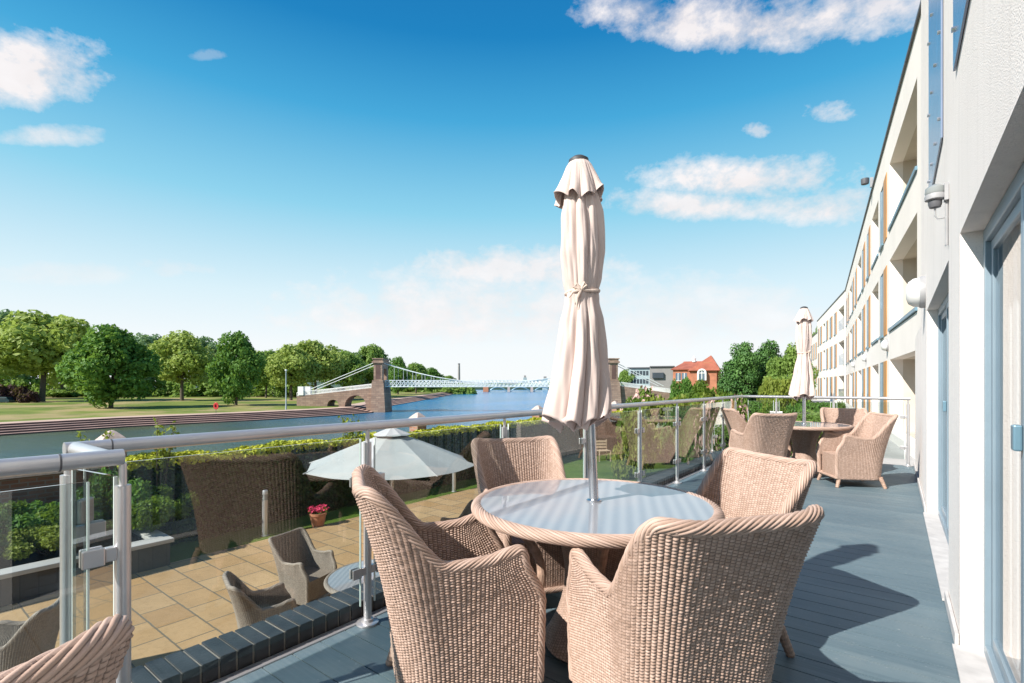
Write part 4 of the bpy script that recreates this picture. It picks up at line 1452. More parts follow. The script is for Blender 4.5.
# garden shrubs
G_S = 'leafy shrubs of the garden'
kinds = {
    'lime': make_bush('lime_shrub', 41, 'leaf_lime', 8000, .052, nl=18),
    'green': make_bush('green_shrub', 42, 'leaf_shrub', 8000, .052, nl=18),
    'bloom': make_bush('flowering_shrub', 43, 'leaf_shrub', 7000, .052, nl=18, flowers=900),
    'dark': make_bush('dark_shrub', 44, 'leaf_dark', 8000, .052, nl=18),
}
usedb = set()
def bush(kind, px, ytop, d, hwpx, label, zb=PATIO, group=G_S):
    H_ = (384.5 - ytop) * d / F + EYE - zb; W_ = hwpx * d / F
    k0 = kinds[kind]; loc = P(px, d, zb); s_ = (W_, W_, H_ / .98)
    if kind not in usedb:
        usedb.add(kind); k0.location = loc; k0.scale = s_; k0['label'] = label; k0['group'] = group; return k0
    return copy_tree(k0, loc, px * 2.1, label, group, s_)
for a in [
    ('lime', 772, 370, 30, 26, 'pale lime shrub below the dark conifers'),
    ('bloom', 655, 383, 26, 34, 'shrub with pinkish blossom below the grey flats'),
    ('lime', 672, 387, 20, 38, 'bright lime shrub in front of the pinkish flowering shrub'),
    ('dark', 682, 372, 46, 17, 'dark shrub in front of the red-roofed house, left of its arched window'),
    ('green', 703, 377, 36, 26, 'green shrub below the arched window of the red-roofed house'),
    ('lime', 716, 386, 22, 34, 'bright lime shrub below the right end of the red-roofed house'),
    ('green', 738, 388, 21, 30, 'green shrub in front of the nearest conifer'),
    ('bloom', 745, 391, 19, 22, 'flowering shrub left of the far parasol'),
    ('green', 640, 393, 23, 26, 'green shrub under the right backstay of the bridge'),
    ('green', 775, 396, 17, 30, 'green shrub behind the far railing posts'),
    ('dark', 800, 395, 17, 26, 'dark shrub behind the far table'),
    ('green', 835, 397, 16, 22, 'green shrub beyond the far chair at the path'),
    ('lime', 634, 400, 17, 26, 'lime shrub just beyond the right part of the handrail'),
    ('dark', 690, 396, 18, 30, 'dark leafy shrub low behind the middle railing posts'),
    ('bloom', 716, 395, 17, 22, 'flowering shrub low above the railing, below the lime shrub'),
]:
    bush(*a)
# shrubs of the raised bed, left
for i, (px, d, hwp, yt, k_, lab) in enumerate([
    (18, 8.3, 48, 497, 'green', 'green shrub in the raised bed at the left edge'),
    (75, 8.9, 50, 489, 'dark', 'dark green shrub in the raised bed behind the left glass panel'),
    (128, 9.6, 44, 458, 'dark', 'tall dark shrub left of the clipped hedge'),
    (155, 9.3, 42, 482, 'green', 'green shrub left of the flat hedge, behind the railing end'),
    (50, 7.9, 40, 520, 'lime', 'lighter green shrub low in the raised bed'),
    (110, 8.9, 36, 510, 'green', 'green shrub in the raised bed between the two left posts'),
    (-30, 7.6, 50, 505, 'dark', 'dark shrub cut by the left edge of the picture'),
]):
    bush(k_, px, yt, d, hwp, lab, -1.35)
def sprig(px, py0, py1, d, n, label):
    """young shoots with pale new leaves standing above the bushes"""
    t_ = thing('young_shoots', label, 'plant', P(px, d, PATIO), 0, 'pale young shoots above the hedge')
    rng = np.random.default_rng(int(px))
    ztop = EYE - (py1 - 384.5) * d / F - PATIO; zlo = EYE - (py0 - 384.5) * d / F - PATIO
    C = []; m = MB()
    for k in range(n):
        a = rng.uniform(-.28, .28, 2); tp = np.array([a[0], a[1], ztop - rng.uniform(0, .5) * (ztop - zlo)])
        m.tube([(a[0] * .2, a[1] * .2, 0), (a[0] * .6, a[1] * .6, zlo), tuple(tp)], [.012, .008, .003], 5)
        for _ in range(26):
            f_ = rng.uniform(0, 1)
            C.append(np.array([a[0] * (.6 + .4 * f_), a[1] * (.6 + .4 * f_), zlo + (tp[2] - zlo) * f_]) + rng.normal(size=3) * .045)
    m.build('stems', 'bark', t_)
    leaf_mesh('leaves', np.array(C), .06, 'leaf_lime', t_, rng)
sprig(155, 470, 417, 9.6, 9, 'pale young shoots rising above the handrail right of the jog')
sprig(352, 440, 412, 13.5, 7, 'pale young shoots above the handrail left of the bridge tower')
sprig(95, 460, 427, 9.4, 3, 'few pale shoots beside the left pier cap')

# clipped hedge
def hedge(name, x0, x1, y0, y1, z0, z1, label, leafm='leaf_hedge_lit', n=42000, size=.055, seed=51, cat='hedge', side=None):
    rng = np.random.default_rng(seed)
    t_ = thing(name, label, cat, ((x0 + x1) / 2, (y0 + y1) / 2, z0))
    W, L_, H_ = x1 - x0, y1 - y0, z1 - z0
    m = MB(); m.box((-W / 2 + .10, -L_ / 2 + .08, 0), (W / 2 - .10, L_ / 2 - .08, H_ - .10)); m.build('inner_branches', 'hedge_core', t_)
    a_top, a_side, a_end = W * L_, H_ * L_, W * H_
    pr_ = np.array([a_top * 1.5, a_side, a_side, a_end, a_end]); pr_ /= pr_.sum()
    idx = rng.choice(5, n, p=pr_)
    u = rng.uniform(-.5, .5, n); v = rng.uniform(0, 1, n); dep = -rng.random(n) ** 1.5 * .11 + .03
    C = np.zeros((n, 3)); N0 = np.zeros((n, 3))
    k = idx == 0; C[k] = np.stack([u[k] * W, (v[k] - .5) * L_, H_ + dep[k]], -1); N0[k] = (0, 0, 1)
    k = idx == 1; C[k] = np.stack([W / 2 + dep[k], u[k] * L_, v[k] * H_], -1); N0[k] = (1, 0, 0)
    k = idx == 2; C[k] = np.stack([-W / 2 - dep[k], u[k] * L_, v[k] * H_], -1); N0[k] = (-1, 0, 0)
    k = idx == 3; C[k] = np.stack([u[k] * W, L_ / 2 + dep[k], v[k] * H_], -1); N0[k] = (0, 1, 0)
    k = idx == 4; C[k] = np.stack([u[k] * W, -L_ / 2 - dep[k], v[k] * H_], -1); N0[k] = (0, -1, 0)
    C[:, 2] += .035 * np.sin(C[:, 1] * 2.3) * (C[:, 2] > H_ * .8) + .02 * np.sin(C[:, 1] * 7 + C[:, 0] * 5)
    C[:, 0] += .03 * np.sin(C[:, 1] * 1.9 + C[:, 2] * 3)
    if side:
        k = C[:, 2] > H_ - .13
        leaf_mesh('lit_top_growth', C[k], size, leafm, t_, rng, N0=N0[k])  # top leaves take the colour with sunlight painted in
        C, N0, leafm = C[~k], N0[~k], side  # side leaves take the colour with shade painted in
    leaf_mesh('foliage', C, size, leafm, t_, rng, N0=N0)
    return t_
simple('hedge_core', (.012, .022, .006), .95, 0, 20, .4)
hedge('clipped_hedge', -11.95, -11.15, 3.0, 30, PATIO, -.12, 'long clipped hedge with yellow-green top, running behind the patio', n=80000, side='leaf_hedge_shade')
hedge('clipped_hedge', -8.5, -2.3, 33, 34.2, PATIO, .2, 'dark hedge crossing the end of the garden behind the far table', 'leaf_dark', 16000, .09, 52)
hedge('clipped_hedge', -2.9, -1.5, 10.9, 22, PATIO, .35, 'low green hedge between the end railing and the side path', 'leaf_mid', 26000, .05, 53)

# boundary wall with capped piers
bw = thing('boundary_wall', 'brown brick boundary wall above the river, behind shrubs and hedge', 'wall', (-12.15, 0, PATIO))
m = MB(); m.box((-.11, -30, -.6), (.11, 40, 1.52)); m.build('brickwork', 'brick_brown', bw)
m = MB(); m.box((-.15, -30, 1.522), (.15, 40, 1.58)); m.build('coping', 'stone_pink', bw)
for i, (yy_, lab) in enumerate(((3.0, 'brick pier with pale pyramid cap left of the railing jog, nearest of its kind'), (10.9, 'brick pier with pale pyramid cap behind the open white parasol'), (17.7, 'brick pier with pyramid cap behind the closed parasol'), (25.1, 'brick pier with pyramid cap just right of the closed parasol, farthest of its kind'))):
    pz = thing('capped_pier', lab, 'pier', (-12.15, yy_, PATIO), 0, 'brick piers along the boundary wall')
    m = MB(); m.box((-.19, -.19, -.5), (.19, .19, 1.98)); m.build('shaft', 'brick_pier', pz)
    m = MB(); m.lathe([(.30, 1.982), (.30, 2.05), (.20, 2.13), (.07, 2.22), (0, 2.24)], 4, phase=math.pi / 4)
    m.build('cap', 'stone_pink', pz)
# raised bed
rbd = thing('raised_bed', 'dark raised planting bed with pale stone coping at the left of the patio', 'planter', (-10.0, 0, PATIO))
m = MB(); m.box((-.11, -12, -.1), (.11, 3.25, .42)); m.box((-1.6, 3.07, -.1), (-.112, 3.25, .42)); m.build('bed_wall', 'kerb_dark', rbd)
m = MB(); m.box((-.16, -12, .422), (.16, 3.3, .49)); m.box((-1.6, 3.03, .422), (-.162, 3.3, .49)); m.build('bed_coping', 'path_paving', rbd, bevel=.01)
m = MB(); m.box((-1.62, -12, -.1), (-.112, 3.05, .36)); m.build('bed_soil', 'soil', rbd)

# ------------------------------------------------------------------ lower patio things
GRY = {'wicker_honey': 'wicker_grey'}
def patio_chair(px, d, f, lab, zz=PATIO + .032):
    place(False, P(px, d), f, lab, G3, mat=GRY, z=zz)
patio_chair(306, 7.1, (.80, -.35), 'weathered wicker armchair facing its patio table, beside the flower pot')
patio_chair(268, 5.75, (.75, .55), 'weathered wicker armchair with its back to us just beyond the black coping')
patio_chair(8, 4.9, (-.9, -.3), 'grey wicker armchair at the bottom left, below the left glass panel')
patio_chair(458, 8.9, (-.85, -.4), 'weathered armchair in shade on the patio, right of the open white parasol')
copy_tree(tb, P(377, 6.2, PATIO + .032), .2, 'round grey-rimmed patio table partly behind the railing post', None, mat=GRY)
ptb = thing('flower_pot', 'terracotta pot full of bright pink flowers on the grass edge of the patio', 'flower pot', P(318, 11.0, PATIO + .0))
ptb.scale = (.82, .82, .78)
m = MB(); m.lathe([(.0, 0), (.15, 0), (.205, .33), (.225, .335), (.225, .40), (.195, .40), (.18, .36), (0, .36)], 28); m.build('pot', 'terracotta', ptb, smooth=True)
rng = np.random.default_rng(61)
L = np.array([(rng.uniform(-.13, .13), rng.uniform(-.13, .13), rng.uniform(.40, .48), rng.uniform(.06, .1)) for _ in range(9)])
C, dd = clump_points(rng, 260, L); leaf_mesh('leaves', C, .05, 'leaf_shrub', ptb, rng)
C, dd = clump_points(rng, 420, L * np.array([1, 1, 1.03, 1.1]) + np.array([0, 0, .03, 0]), .2); leaf_mesh('flowers', C, .042, 'flower_pink', ptb, rng, N0=dd)
def bollard(px, d, lab):
    t_ = thing('bollard_light', lab, 'bollard', P(px, d, PATIO), 0, 'grey bollard lights along the grass edge')
    m = MB(); m.lathe([(.075, 0), (.075, .015), (.055, .016), (.055, .74)], 20); m.build('shaft', 'satin_steel', t_, smooth=True)
    m = MB(); m.lathe([(.047, .742), (.047, .86)], 20); m.build('lamp_glass', 'lamp_glass', t_, smooth=True)
    m = MB(); m.lathe([(.056, .862), (.056, .92), (.045, .945), (0, .955)], 20); m.build('cap', 'satin_steel', t_, smooth=True)
bollard(265, 10.35, 'grey bollard light standing left of the flower pot')
bollard(454, 14.6, 'grey bollard light right of the open white parasol')

# open white parasol
op = thing('open_parasol', 'open white octagonal parasol on the lower patio, behind the railing post', 'parasol', P(392, 7.9, PATIO + .03), R(32.5))
m = MB(); m.tube([(0, 0, .05), (0, 0, 2.42)], .022, 14); m.build('pole', 'steel', op, smooth=True)
m = MB(); m.lathe([(.25, 0), (.25, .05), (.06, .08), (.035, .3)], 28); m.build('parasol_base', 'conduit', op, smooth=True)
def octa(name, r_in, z_in, r_out, z_out, sag, val=0.0):
    nth, nr = 97, 14
    th = np.linspace(0, 2 * np.pi, nth); a = np.linspace(0, 1, nr)
    TH, A = np.meshgrid(th, a, indexing='ij')
    k = (TH % (np.pi / 4)) - np.pi / 8
    poly = math.cos(np.pi / 8) / np.cos(k)
    rr = (r_in + (r_out - r_in) * A) * poly
    mid = 1 - (np.abs(k) / (np.pi / 8)) ** 1.5
    Z = z_in + (z_out - z_in) * A ** 1.08 - sag * mid * A * (1.1 - A * .4) 
    V = np.stack([rr * np.cos(TH), rr * np.sin(TH), Z], -1)
    o = npmesh(name, V.reshape(-1, 3), gridq(nth, nr), 'canvas_white', op, smooth=False)
    md = o.modifiers.new('cloth', 'SOLIDIFY'); md.thickness = .004
    v = MB()
    return o
octa('canopy', .16, 2.30, 1.33, 1.84, .035)
octa('vent_cap', .02, 2.42, .30, 2.31, .01)
m = MB(); m.lathe([(.0, 2.50), (.03, 2.49), (.035, 2.45), (.02, 2.41)], 14); m.build('finial', 'steel', op, smooth=True)
for k in range(8):
    a_ = k * math.pi / 4
    m = MB(); m.tube([(.05 * math.cos(a_), .05 * math.sin(a_), 2.28), (1.36 * math.cos(a_), 1.36 * math.sin(a_), 1.84)], .009, 6); m.build('rib', 'conduit', op)
# lawn chair
lc = thing('slatted_garden_chair', 'small pale slatted wooden chair standing on the lawn right of the near parasol', 'garden chair', P(603, 20.5, PATIO), facing(camdir(.2, -1)))
m = MB()
for xx_ in (-.24, .24): m.box((xx_ - .02, -.25, 0), (xx_ + .02, -.21, .85)); m.box((xx_ - .02, .2, 0), (xx_ + .02, .24, .42))
m.build('frame', 'wood_pale', lc)
m = MB()
for z in (.5, .62, .74): m.box((-.24, -.208, z), (.24, -.19, z + .08))
m.build('backrest', 'wood_pale', lc)
m = MB()
for k in range(5): m.box((-.26, -.2 + k * .09, .42), (.26, -.13 + k * .09, .44))
m.build('seat', 'wood_pale', lc)

# ------------------------------------------------------------------ suspension bridge
BD = 150.0
def bp(px, py, d=BD):
    return ((px - 512) / F * d, EYE - (py - 384.5) / F * d)
br_ = thing('suspension_bridge', 'white suspension footbridge with two stone towers and an arched stone approach across the river', 'bridge', P(512, BD, 0), facing(camdir(0, 1)))
# local frame: X = right, Y = away, Z = up
def tower(px0, px1, pxb0, pxb1):
    m = MB()
    xb0, zb = bp(pxb0, 413); xb1, _ = bp(pxb1, 413)
    x0, zd = bp(px0, 382); x1, _ = bp(px1, 382)
    _, zc = bp(0, 363.5); _, zt_ = bp(0, 358.8)
    def frus(xa0, xa1, za, xc0, xc1, zc_, ya, yc):
        i = [(xa0, -ya, za), (xa1, -ya, za), (xa1, ya, za), (xa0, ya, za)]
        j = [(xc0, -yc, zc_), (xc1, -yc, zc_), (xc1, yc, zc_), (xc0, yc, zc_)]
        m.quad(i); m.quad(j)
        for k in range(4): m.quad([i[k], i[(k + 1) % 4], j[(k + 1) % 4], j[k]])
    frus(xb0, xb1, zb - .6, x0 - .5, x1 + .5, zd - .2, 4.4, 3.9)
    m.box((x0 - .35, -3.9, zd - .2), (x1 + .35, 3.9, zd + .5))
    # shaft: two leaves with an archway between
    for sy in (-1, 1):
        m.box((x0, sy * 3.5, zd + .5), (x1, sy * 1.7, zc))
    m.box((x0, -1.7, zc - 1.6), (x1, 1.7, zc))
    m.box((x0 - .45, -3.95, zc), (x1 + .45, 3.95, zc + .5)); m.box((x0 - .15, -3.7, zc + .5), (x1 + .15, 3.7, zt_ - .3)); m.box((x0 - .4, -3.9, zt_ - .3), (x1 + .4, 3.9, zt_))
    # recessed dark panel frames on the face
    return m.build('tower', 'bridge_stone', br_)
tw1 = tower(376.9, 385.2, 374.5, 389)
tw2 = tower(607.5, 615.5, 605, 619)
m = MB()
for p0, p1 in ((378.8, 383.3), (609.5, 613.5)):
    m = MB()
    x0, _ = bp(p0, 0); x1, _ = bp(p1, 0); _, za = bp(0, 379); _, zb = bp(0, 365.5)
    m.box((x0, -3.56, za), (x1, -3.502, zb))
    m.build('tower_panel', 'river_edge', br_)
# deck with lattice
dkm, lat = MB(), MB()
x0, zt_ = bp(387.2, 380.3); x1, _ = bp(605, 380.3); _, zb = bp(0, 387.0)
for sy in (-1, 1):
    y_ = sy * 2.3
    for z in (zt_ - .14, zb): dkm.box((x0, y_ - .12, z), (x1, y_ + .12, z + .2))
    n = 58
    for k in range(n):
        xa = x0 + (x1 - x0) * k / n; xb = x0 + (x1 - x0) * (k + 1) / n
        for (za, zc_) in ((zb + .2, zt_ - .14), (zt_ - .14, zb + .2)):
            lat.tube([(xa, y_, za), (xb, y_, zc_)], .07, 4, False)
        lat.box((xa - .07, y_ - .07, zb + .2), (xa + .07, y_ + .07, zt_ - .14))
dkm.box((x0, -2.1, zb + .02), (x1, 2.1, zb + .35))
dkm.build('deck', 'pale_paint', br_); lat.build('lattice_parapet', 'pale_paint', br_)
# cables
def cabz(x):
    xa, za = bp(383, 362.5); xb, zb_ = bp(608, 362.5); xm = (xa + xb) / 2; zm = bp(0, 382.5)[1]
    return zm + (za - zm) * ((x - xm) / (xb - xm)) ** 2
for sy in (-1, 1):
    m = MB(); xs = np.linspace(bp(383, 0)[0], bp(608, 0)[0], 40); m.tube([(x, sy * 2.6, cabz(x)) for x in xs], .10, 6); m.build('cable', 'pale_paint', br_)
    m = MB(); a0 = bp(312, 390.0); a1 = bp(378, 362.5); m.tube([(a0[0], sy * 2.6, a0[1]), (a1[0], sy * 2.6, a1[1])], .10, 6)
    a0 = bp(661, 386); a1 = bp(613, 362.5); m.tube([(a0[0], sy * 2.6, a0[1]), (a1[0], sy * 2.6, a1[1])], .10, 6); m.build('backstay', 'pale_paint', br_)
    m = MB()
    for k in range(1, 24):
        x = x0 + (x1 - x0) * k / 24
        m.tube([(x, sy * 2.6, zt_), (x, sy * 2.6, cabz(x))], .045, 4, False)
    m.build('hangers', 'pale_paint', br_)
# stone approaches with arches
def approach(pxs, top_fn, arches, zfloor, name='approach_wall'):
    m = MB()
    xs = sorted(set([bp(p, 0)[0] for p in np.linspace(pxs[0], pxs[1], 60)]))
    def archz(x):
        for (cx, r_, zs) in arches:
            if abs(x - cx) < r_: return zs + math.sqrt(r_ * r_ - (x - cx) ** 2) * 1.0
        return zfloor
    allx = list(xs)
    for (cx, r_, zs) in arches: allx += list(np.linspace(cx - r_ + .01, cx + r_ - .01, 18)) + [cx - r_, cx + r_]
    allx = sorted(allx)
    for xa, xb in zip(allx, allx[1:]):
        if xb - xa < 1e-4: continue
        za, zb_ = archz((xa * .999 + xb * .001)), archz((xa * .001 + xb * .999))
        ta, tb_ = top_fn(xa), top_fn(xb)
        for y_ in (-3, 3): m.quad([(xa, y_, za), (xb, y_, zb_), (xb, y_, tb_), (xa, y_, ta)])
        m.quad([(xa, -3, za), (xb, -3, zb_), (xb, 3, zb_), (xa, 3, za)])
        m.quad([(xa, -3, ta), (xb, -3, tb_), (xb, 3, tb_), (xa, 3, ta)])
    for (cx, r_, zs) in arches:
        for s_ in (-1, 1): m.quad([(cx + s_ * r_, -3, zfloor), (cx + s_ * r_, 3, zfloor), (cx + s_ * r_, 3, zs), (cx + s_ * r_, -3, zs)])
    for p in pxs:
        x = bp(p, 0)[0]; m.quad([(x, -3, zfloor), (x, 3, zfloor), (x, 3, top_fn(x)), (x, -3, top_fn(x))])
    m.build(name, 'bridge_stone', br_)
    # white railings on top
    q = MB()
    for sy in (-1, 1):
        pts = [(x, sy * 2.8, top_fn(x) + 1.15) for x in np.linspace(bp(pxs[0], 0)[0], bp(pxs[1], 0)[0], 12)]
        q.tube(pts, .09, 5); q.tube([(a, b_, c - .95) for a, b_, c in pts], .07, 5)
        for x in np.linspace(bp(pxs[0], 0)[0], bp(pxs[1], 0)[0], 60): q.box((x - .05, sy * 2.8 - .05, top_fn(x)), (x + .05, sy * 2.8 + .05, top_fn(x) + 1.1))
    q.build('approach_railing', 'white_paint', br_)
def topL(x):
    xa, za = bp(301, 396.2); xb, zb_ = bp(373, 388.0)
    return za + (zb_ - za) * (x - xa) / (xb - xa)
ac = []
for pc, pr_r, py_s in ((336.5, 5.6, 405), (358.5, 10.4, 405.5)):
    cx, zs = bp(pc, py_s); ac.append((cx, pr_r * BD / F, zs))
approach((301, 375), topL, ac, WATER - .3)
def topR(x):
    xa, za = bp(622, 386.5); xb, zb_ = bp(668, 393)
    return za + (zb_ - za) * (x - xa) / (xb - xa)
cx, zs = bp(635.5, 402); approach((619, 668), topR, [(cx, 5.5 * BD / F, zs)], WATER - .3)
zq = bp(0, 395)[1]; m = MB(); x, z = bp(305, 386.5); m.box((x - .8, -3.2, zq), (x + .8, -1.9, z)); m.box((x - .8, 1.9, zq), (x + .8, 3.2, z)); m.build('gate_pier', 'white_paint', br_)

# far road bridge
fbz = thing('distant_road_bridge', 'distant low arched bridge seen under the suspension deck', 'bridge', P(520, 560, 0), facing(camdir(0, 1)))
def fp(px, py): return ((px - 520) / F * 560, EYE - (py - 384.5) / F * 560)
m = MB(); xa, z = fp(455, 385.8); xb, _ = fp(590, 385.8); m.box((xa, -4, z - 1.0), (xb, 4, z + .9)); m.build('deck', 'block_blue', fbz)
for a, b_ in ((489, 507), (510.5, 530), (533.5, 552)):
    m = MB(); pts = []
    for k in range(13):
        q = k / 12; x = fp(a + (b_ - a) * q, 0)[0]; pts.append((x, -4.2, fp(0, 391.8)[1] + 5.2 * math.sin(math.pi * q) ** .7))
    m.tube(pts, .7, 6); m.build('arch', 'steel_blue', fbz)
for c_, w_ in ((486, 2.6), (508.7, 1.2), (531.7, 1.2), (554, 2)):
    m = MB(); x, _ = fp(c_, 0); hwid = w_ * 560 / F; m.box((x - hwid, -6, WATER - 1), (x + hwid, 6, fp(0, 386.8)[1])); m.build('pier', 'terracotta' if c_ == 486 else 'stone_pink', fbz)
# obelisk / distant buildings
ob = thing('distant_tower', 'tall thin grey chimney tower on the horizon above the bridge deck', 'tower', P(459, 900, WATER + 2))
m = MB(); zt_ = EYE + (384.5 - 364) / F * 900 - WATER - 2; m.tube([(0, 0, 0), (0, 0, zt_ * .9), (0, 0, zt_)], [2.4, 1.9, 1.5], 10); m.build('shaft', 'block_grey', ob)
m = MB(); m.lathe([(2.0, zt_ * .985), (2.0, zt_ + .8), (1.2, zt_ + 1.2)], 10); m.build('crown', 'dark_trim', ob)
for px, d, w_, yt, lab in ((525, 820, 1.7, 375.5, 'distant grey block with stepped top rising above the bridge deck'), (545, 700, 2.2, 376.5, 'distant low grey building at the edge of the near parasol'), (596, 500, 14, 379, 'distant low building left of the right bridge tower')):
    h_ = EYE + (384.5 - yt) / F * d - WATER
    t_ = thing('distant_building', lab, 'building', P(px, d, WATER), YAW)
    W_ = w_ * d / F
    m = MB(); m.box((-W_, -8, 0), (W_, 8, h_ * .85)); m.build('wall', 'block_blue', t_)
    m = MB(); m.box((-W_ * .55, -6, h_ * .85), (W_ * .55, 6, h_)); m.build('roof', 'block_grey', t_)
# distant tree line on both sides below the deck
def treeline(px0, px1, d, n, ytop, name='distant_woodland', seed=71):
    rng = np.random.default_rng(seed)
    A, B_ = P(px0, d), P(px1, d)
    L = []
    for _ in range(n):
        q = rng.random(); p = A.lerp(B_, q); h_ = EYE + (384.5 - ytop - rng.uniform(-2, 3)) / F * d
        r_ = rng.uniform(3.0, 5.0) * d / 400
        for z in np.arange(WATER, h_ - r_, r_ * .9): L.append((p.x + rng.normal() * 3, p.y + rng.normal() * 3, z, r_))
        L.append((p.x, p.y, h_ - r_, r_))
    L = np.array(L)
    C, dd = clump_points(rng, 24000, L)
    o = leaf_mesh(name, C, 1.9 * d / 400, 'leaf_mid', None, rng, N0=dd)
    tag(o, None, None, None, 'stuff'); o['label'] = 'far green woodland beyond the bridge'; o['category'] = 'woodland'
treeline(392, 470, 430, 60, 385, seed=71)
treeline(560, 900, 330, 120, 380, seed=72)
treeline(-300, 300, 240, 150, 378, seed=73)
treeline(460, 600, 850, 90, 384, seed=74)

# ------------------------------------------------------------------ park furniture
lb = thing('lifebuoy_post', 'red lifebuoy housing on a post at the top of the far embankment steps', 'lifebuoy', P(216, 113, ZT + .05), facing(camdir(0, -1)))
lb.scale = (.72, .72, .95)
m = MB(); m.tube([(0, 0, 0), (0, 0, 1.5)], .07, 8); m.build('post', 'dark_trim', lb)
m = MB(); m.lathe([(.75, -.1), (.85, 0), (.75, .1), (.4, .08), (.4, -.08), (.75, -.1)], 16); m.v = [(v[0], v[2], v[1] + 1.75) for v in m.v]; m.build('housing', 'red_paint', lb)
lp = thing('lamp_post', 'thin grey lamp post left of the bridge approach', 'street lamp', P(286, 125, ZT + .3))
zt_ = EYE + (384.5 - 371.5) / F * 125 - ZT - .3
m = MB(); m.tube([(0, 0, 0), (0, 0, 1.2), (0, 0, zt_)], [.22, .16, .11], 10); m.build('pole', 'block_blue', lp)
m = MB(); m.lathe([(.1, zt_), (.3, zt_ + .25), (.22, zt_ + .5), (0, zt_ + .55)], 12); m.build('lantern', 'pale_paint', lp)
vn = thing('parked_van', 'dark van parked under the trees at the left edge of the park', 'van', P(4, 160, PARK), YAW)
m = MB()
prof = [(-2.6, .35), (2.5, .35), (2.6, 1.0), (2.2, 1.25), (1.7, 2.0), (-2.5, 2.05), (-2.65, 1.1)]
m.prism([(p[0], p[1]) for p in prof], -.95, .95, Matrix.Rotation(R(90), 4, 'X')); m.build('body', 'car_dark', vn, bevel=.08)
m = MB(); m.box((-2.2, -.98, 1.25), (1.5, -.955, 1.8)); m.box((-2.2, .955, 1.25), (1.5, .98, 1.8)); m.build('side_windows', 'window_dark', vn)
for xx_ in (-1.7, 1.7):
    for sy in (-1, 1):
        m = MB(); m.tube([(xx_, sy * .75, .35), (xx_, sy * .98, .35)], .35, 16); m.build('wheel', 'tyre', vn)

# ------------------------------------------------------------------ houses beyond the garden
hs = thing('red_roofed_house', 'red brick house with red tiled roofs and an arched white window', 'house', P(697, 72, -2.6), facing(camdir(.45, 1)))
def hp(px, py): return ((px - 697) / F * 72, EYE - (py - 384.5) / F * 72 + 2.6)
m = MB()
xl, ze = hp(674, 369); xr, _ = hp(718, 369)
m.box((xl, 0, 0), (xr, 7, ze)); 
xg0, _ = hp(690, 0); xg1, _ = hp(717, 0); _, zr = hp(0, 356.5); xm = (xg0 + xg1) / 2 + .9
zge = hp(0, 369.5)[1]
m.box((xg0 + .3, -1.6, 0), (xg1 - .2, 0, zge))
m.quad([(xg0 + .3, -1.6, zge), (xg1 - .2, -1.6, zge), (xm + .2, -1.6, zr - .9), (xm - .8, -1.6, zr - .9)])
m.build('wall', 'brick_red', hs)
m = MB()
_, zr2 = hp(0, 361)
m.quad([(xl - .3, -.3, ze), (xm, -.3, ze), (xm, 3.5, zr2), (xl + 1.2, 3.5, zr2)]); m.quad([(xl - .3, 7.3, ze), (xr, 7.3, ze), (xr - 1, 3.5, zr2), (xl + 1.2, 3.5, zr2)]); m.quad([(xl - .3, -.3, ze), (xl - .3, 7.3, ze), (xl + 1.2, 3.5, zr2)])
m.quad([(xg0 - .1, -2.0, zge - .2), (xm, -1.2, zr), (xm, 4, zr), (xg0 - .1, 4, zge - .2)]); m.quad([(xg1 + .2, -2.0, zge - .2), (xm, -1.2, zr), (xm, 4, zr), (xg1 + .2, 4, zge - .2)])
m.quad([(xg0 - .1, -2.0, zge - .2), (xg1 + .2, -2.0, zge - .2), (xm, -1.2, zr)])
o = m.build('roof', 'roof_tile', hs); md = o.modifiers.new('tiles', 'SOLIDIFY'); md.thickness = .12
aw = MB(); ax, az = hp(702.5, 373.5)
pts = [(ax - .5, az - 1.0)] + [(ax + .5 * math.cos(math.pi - k * math.pi / 12), az + .5 * math.sin(math.pi - k * math.pi / 12)) for k in range(13)] + [(ax + .5, az - 1.0)]
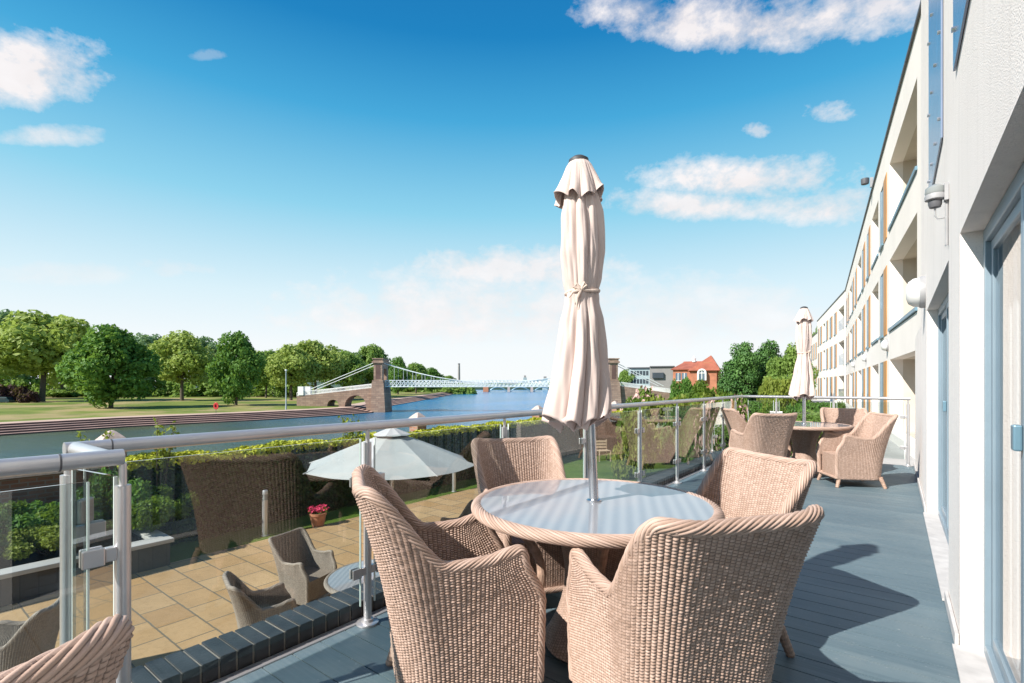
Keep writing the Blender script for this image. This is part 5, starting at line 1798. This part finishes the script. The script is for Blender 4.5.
aw.prism(pts, 1.68, 2.1, Matrix.Rotation(R(90), 4, 'X')); wn_ = aw.build('arched_window', 'window_tint', hs)
m = MB(); m.tube([(p[0], -2.12, p[1]) for p in pts], .13, 6); m.tube([(ax, -2.12, az - 1.0), (ax, -2.12, az + .5)], .06, 5); m.tube([(ax - .5, -2.12, az), (ax + .5, -2.12, az)], .06, 5); m.build('window_frame', 'white_paint', wn_)
cux, cuz = hp(692.5, 361)
m = MB(); m.lathe([(.25, 0), (.25, .5), (.34, .52), (.0, .95)], 8, (cux, 3.4, cuz)); m.build('cupola', 'white_paint', hs)
for px in (679, 685):
    wx, wz = hp(px, 377); m = MB(); m.box((wx - .35, -.05, wz - .5), (wx + .35, -.004, wz + .6)); q = m.build('window', 'window_tint', hs)
    m = MB(); m.box((wx - .42, -.08, wz - .58), (wx + .42, -.052, wz - .5)); m.box((wx - .04, -.08, wz - .5), (wx + .04, -.052, wz + .6)); m.build('window_frame', 'white_paint', q)

fl_ = thing('modern_flats', 'flat-roofed grey and glass building left of the red-roofed house', 'building', P(648, 170, -2.6), facing(camdir(.36, 1)))
def mp(px, py): return ((px - 648) / F * 170, EYE - (py - 384.5) / F * 170 + 2.6)
xa, z = mp(629, 368.2); xb, _ = mp(650, 0); m = MB(); m.box((xa, 0, 0), (xb, 10, z)); m.build('glazed_wing', 'block_blue', fl_)
xb2, z2 = mp(672, 367.3); m = MB(); m.box((xb + .02, -1.5, 0), (xb2, 10, z2)); m.build('brick_wing', 'block_grey', fl_)
m = MB(); m.box((xa - .4, -.5, z), (xb, 10.2, z + .35)); m.box((xb + .01, -2, z2), (xb2 + .4, 10.2, z2 + .35)); m.build('roof', 'dark_trim', fl_)
for k in range(6):
    x = xa + .7 + k * (xb - xa - 1) / 6
    for z_ in (z - 2.4, z - 5.2):
        m = MB(); m.box((x, -.08, z_), (x + .75, -.004, z_ + 1.5)); m.build('window', 'window_dark', fl_)
m = MB(); x, z_ = mp(658, 375.5); m.box((x - 1.8, -2.3, z_ - .9), (x + 1.8, -1.504, z_ + .9)); m.build('bay_window', 'window_dark', fl_)
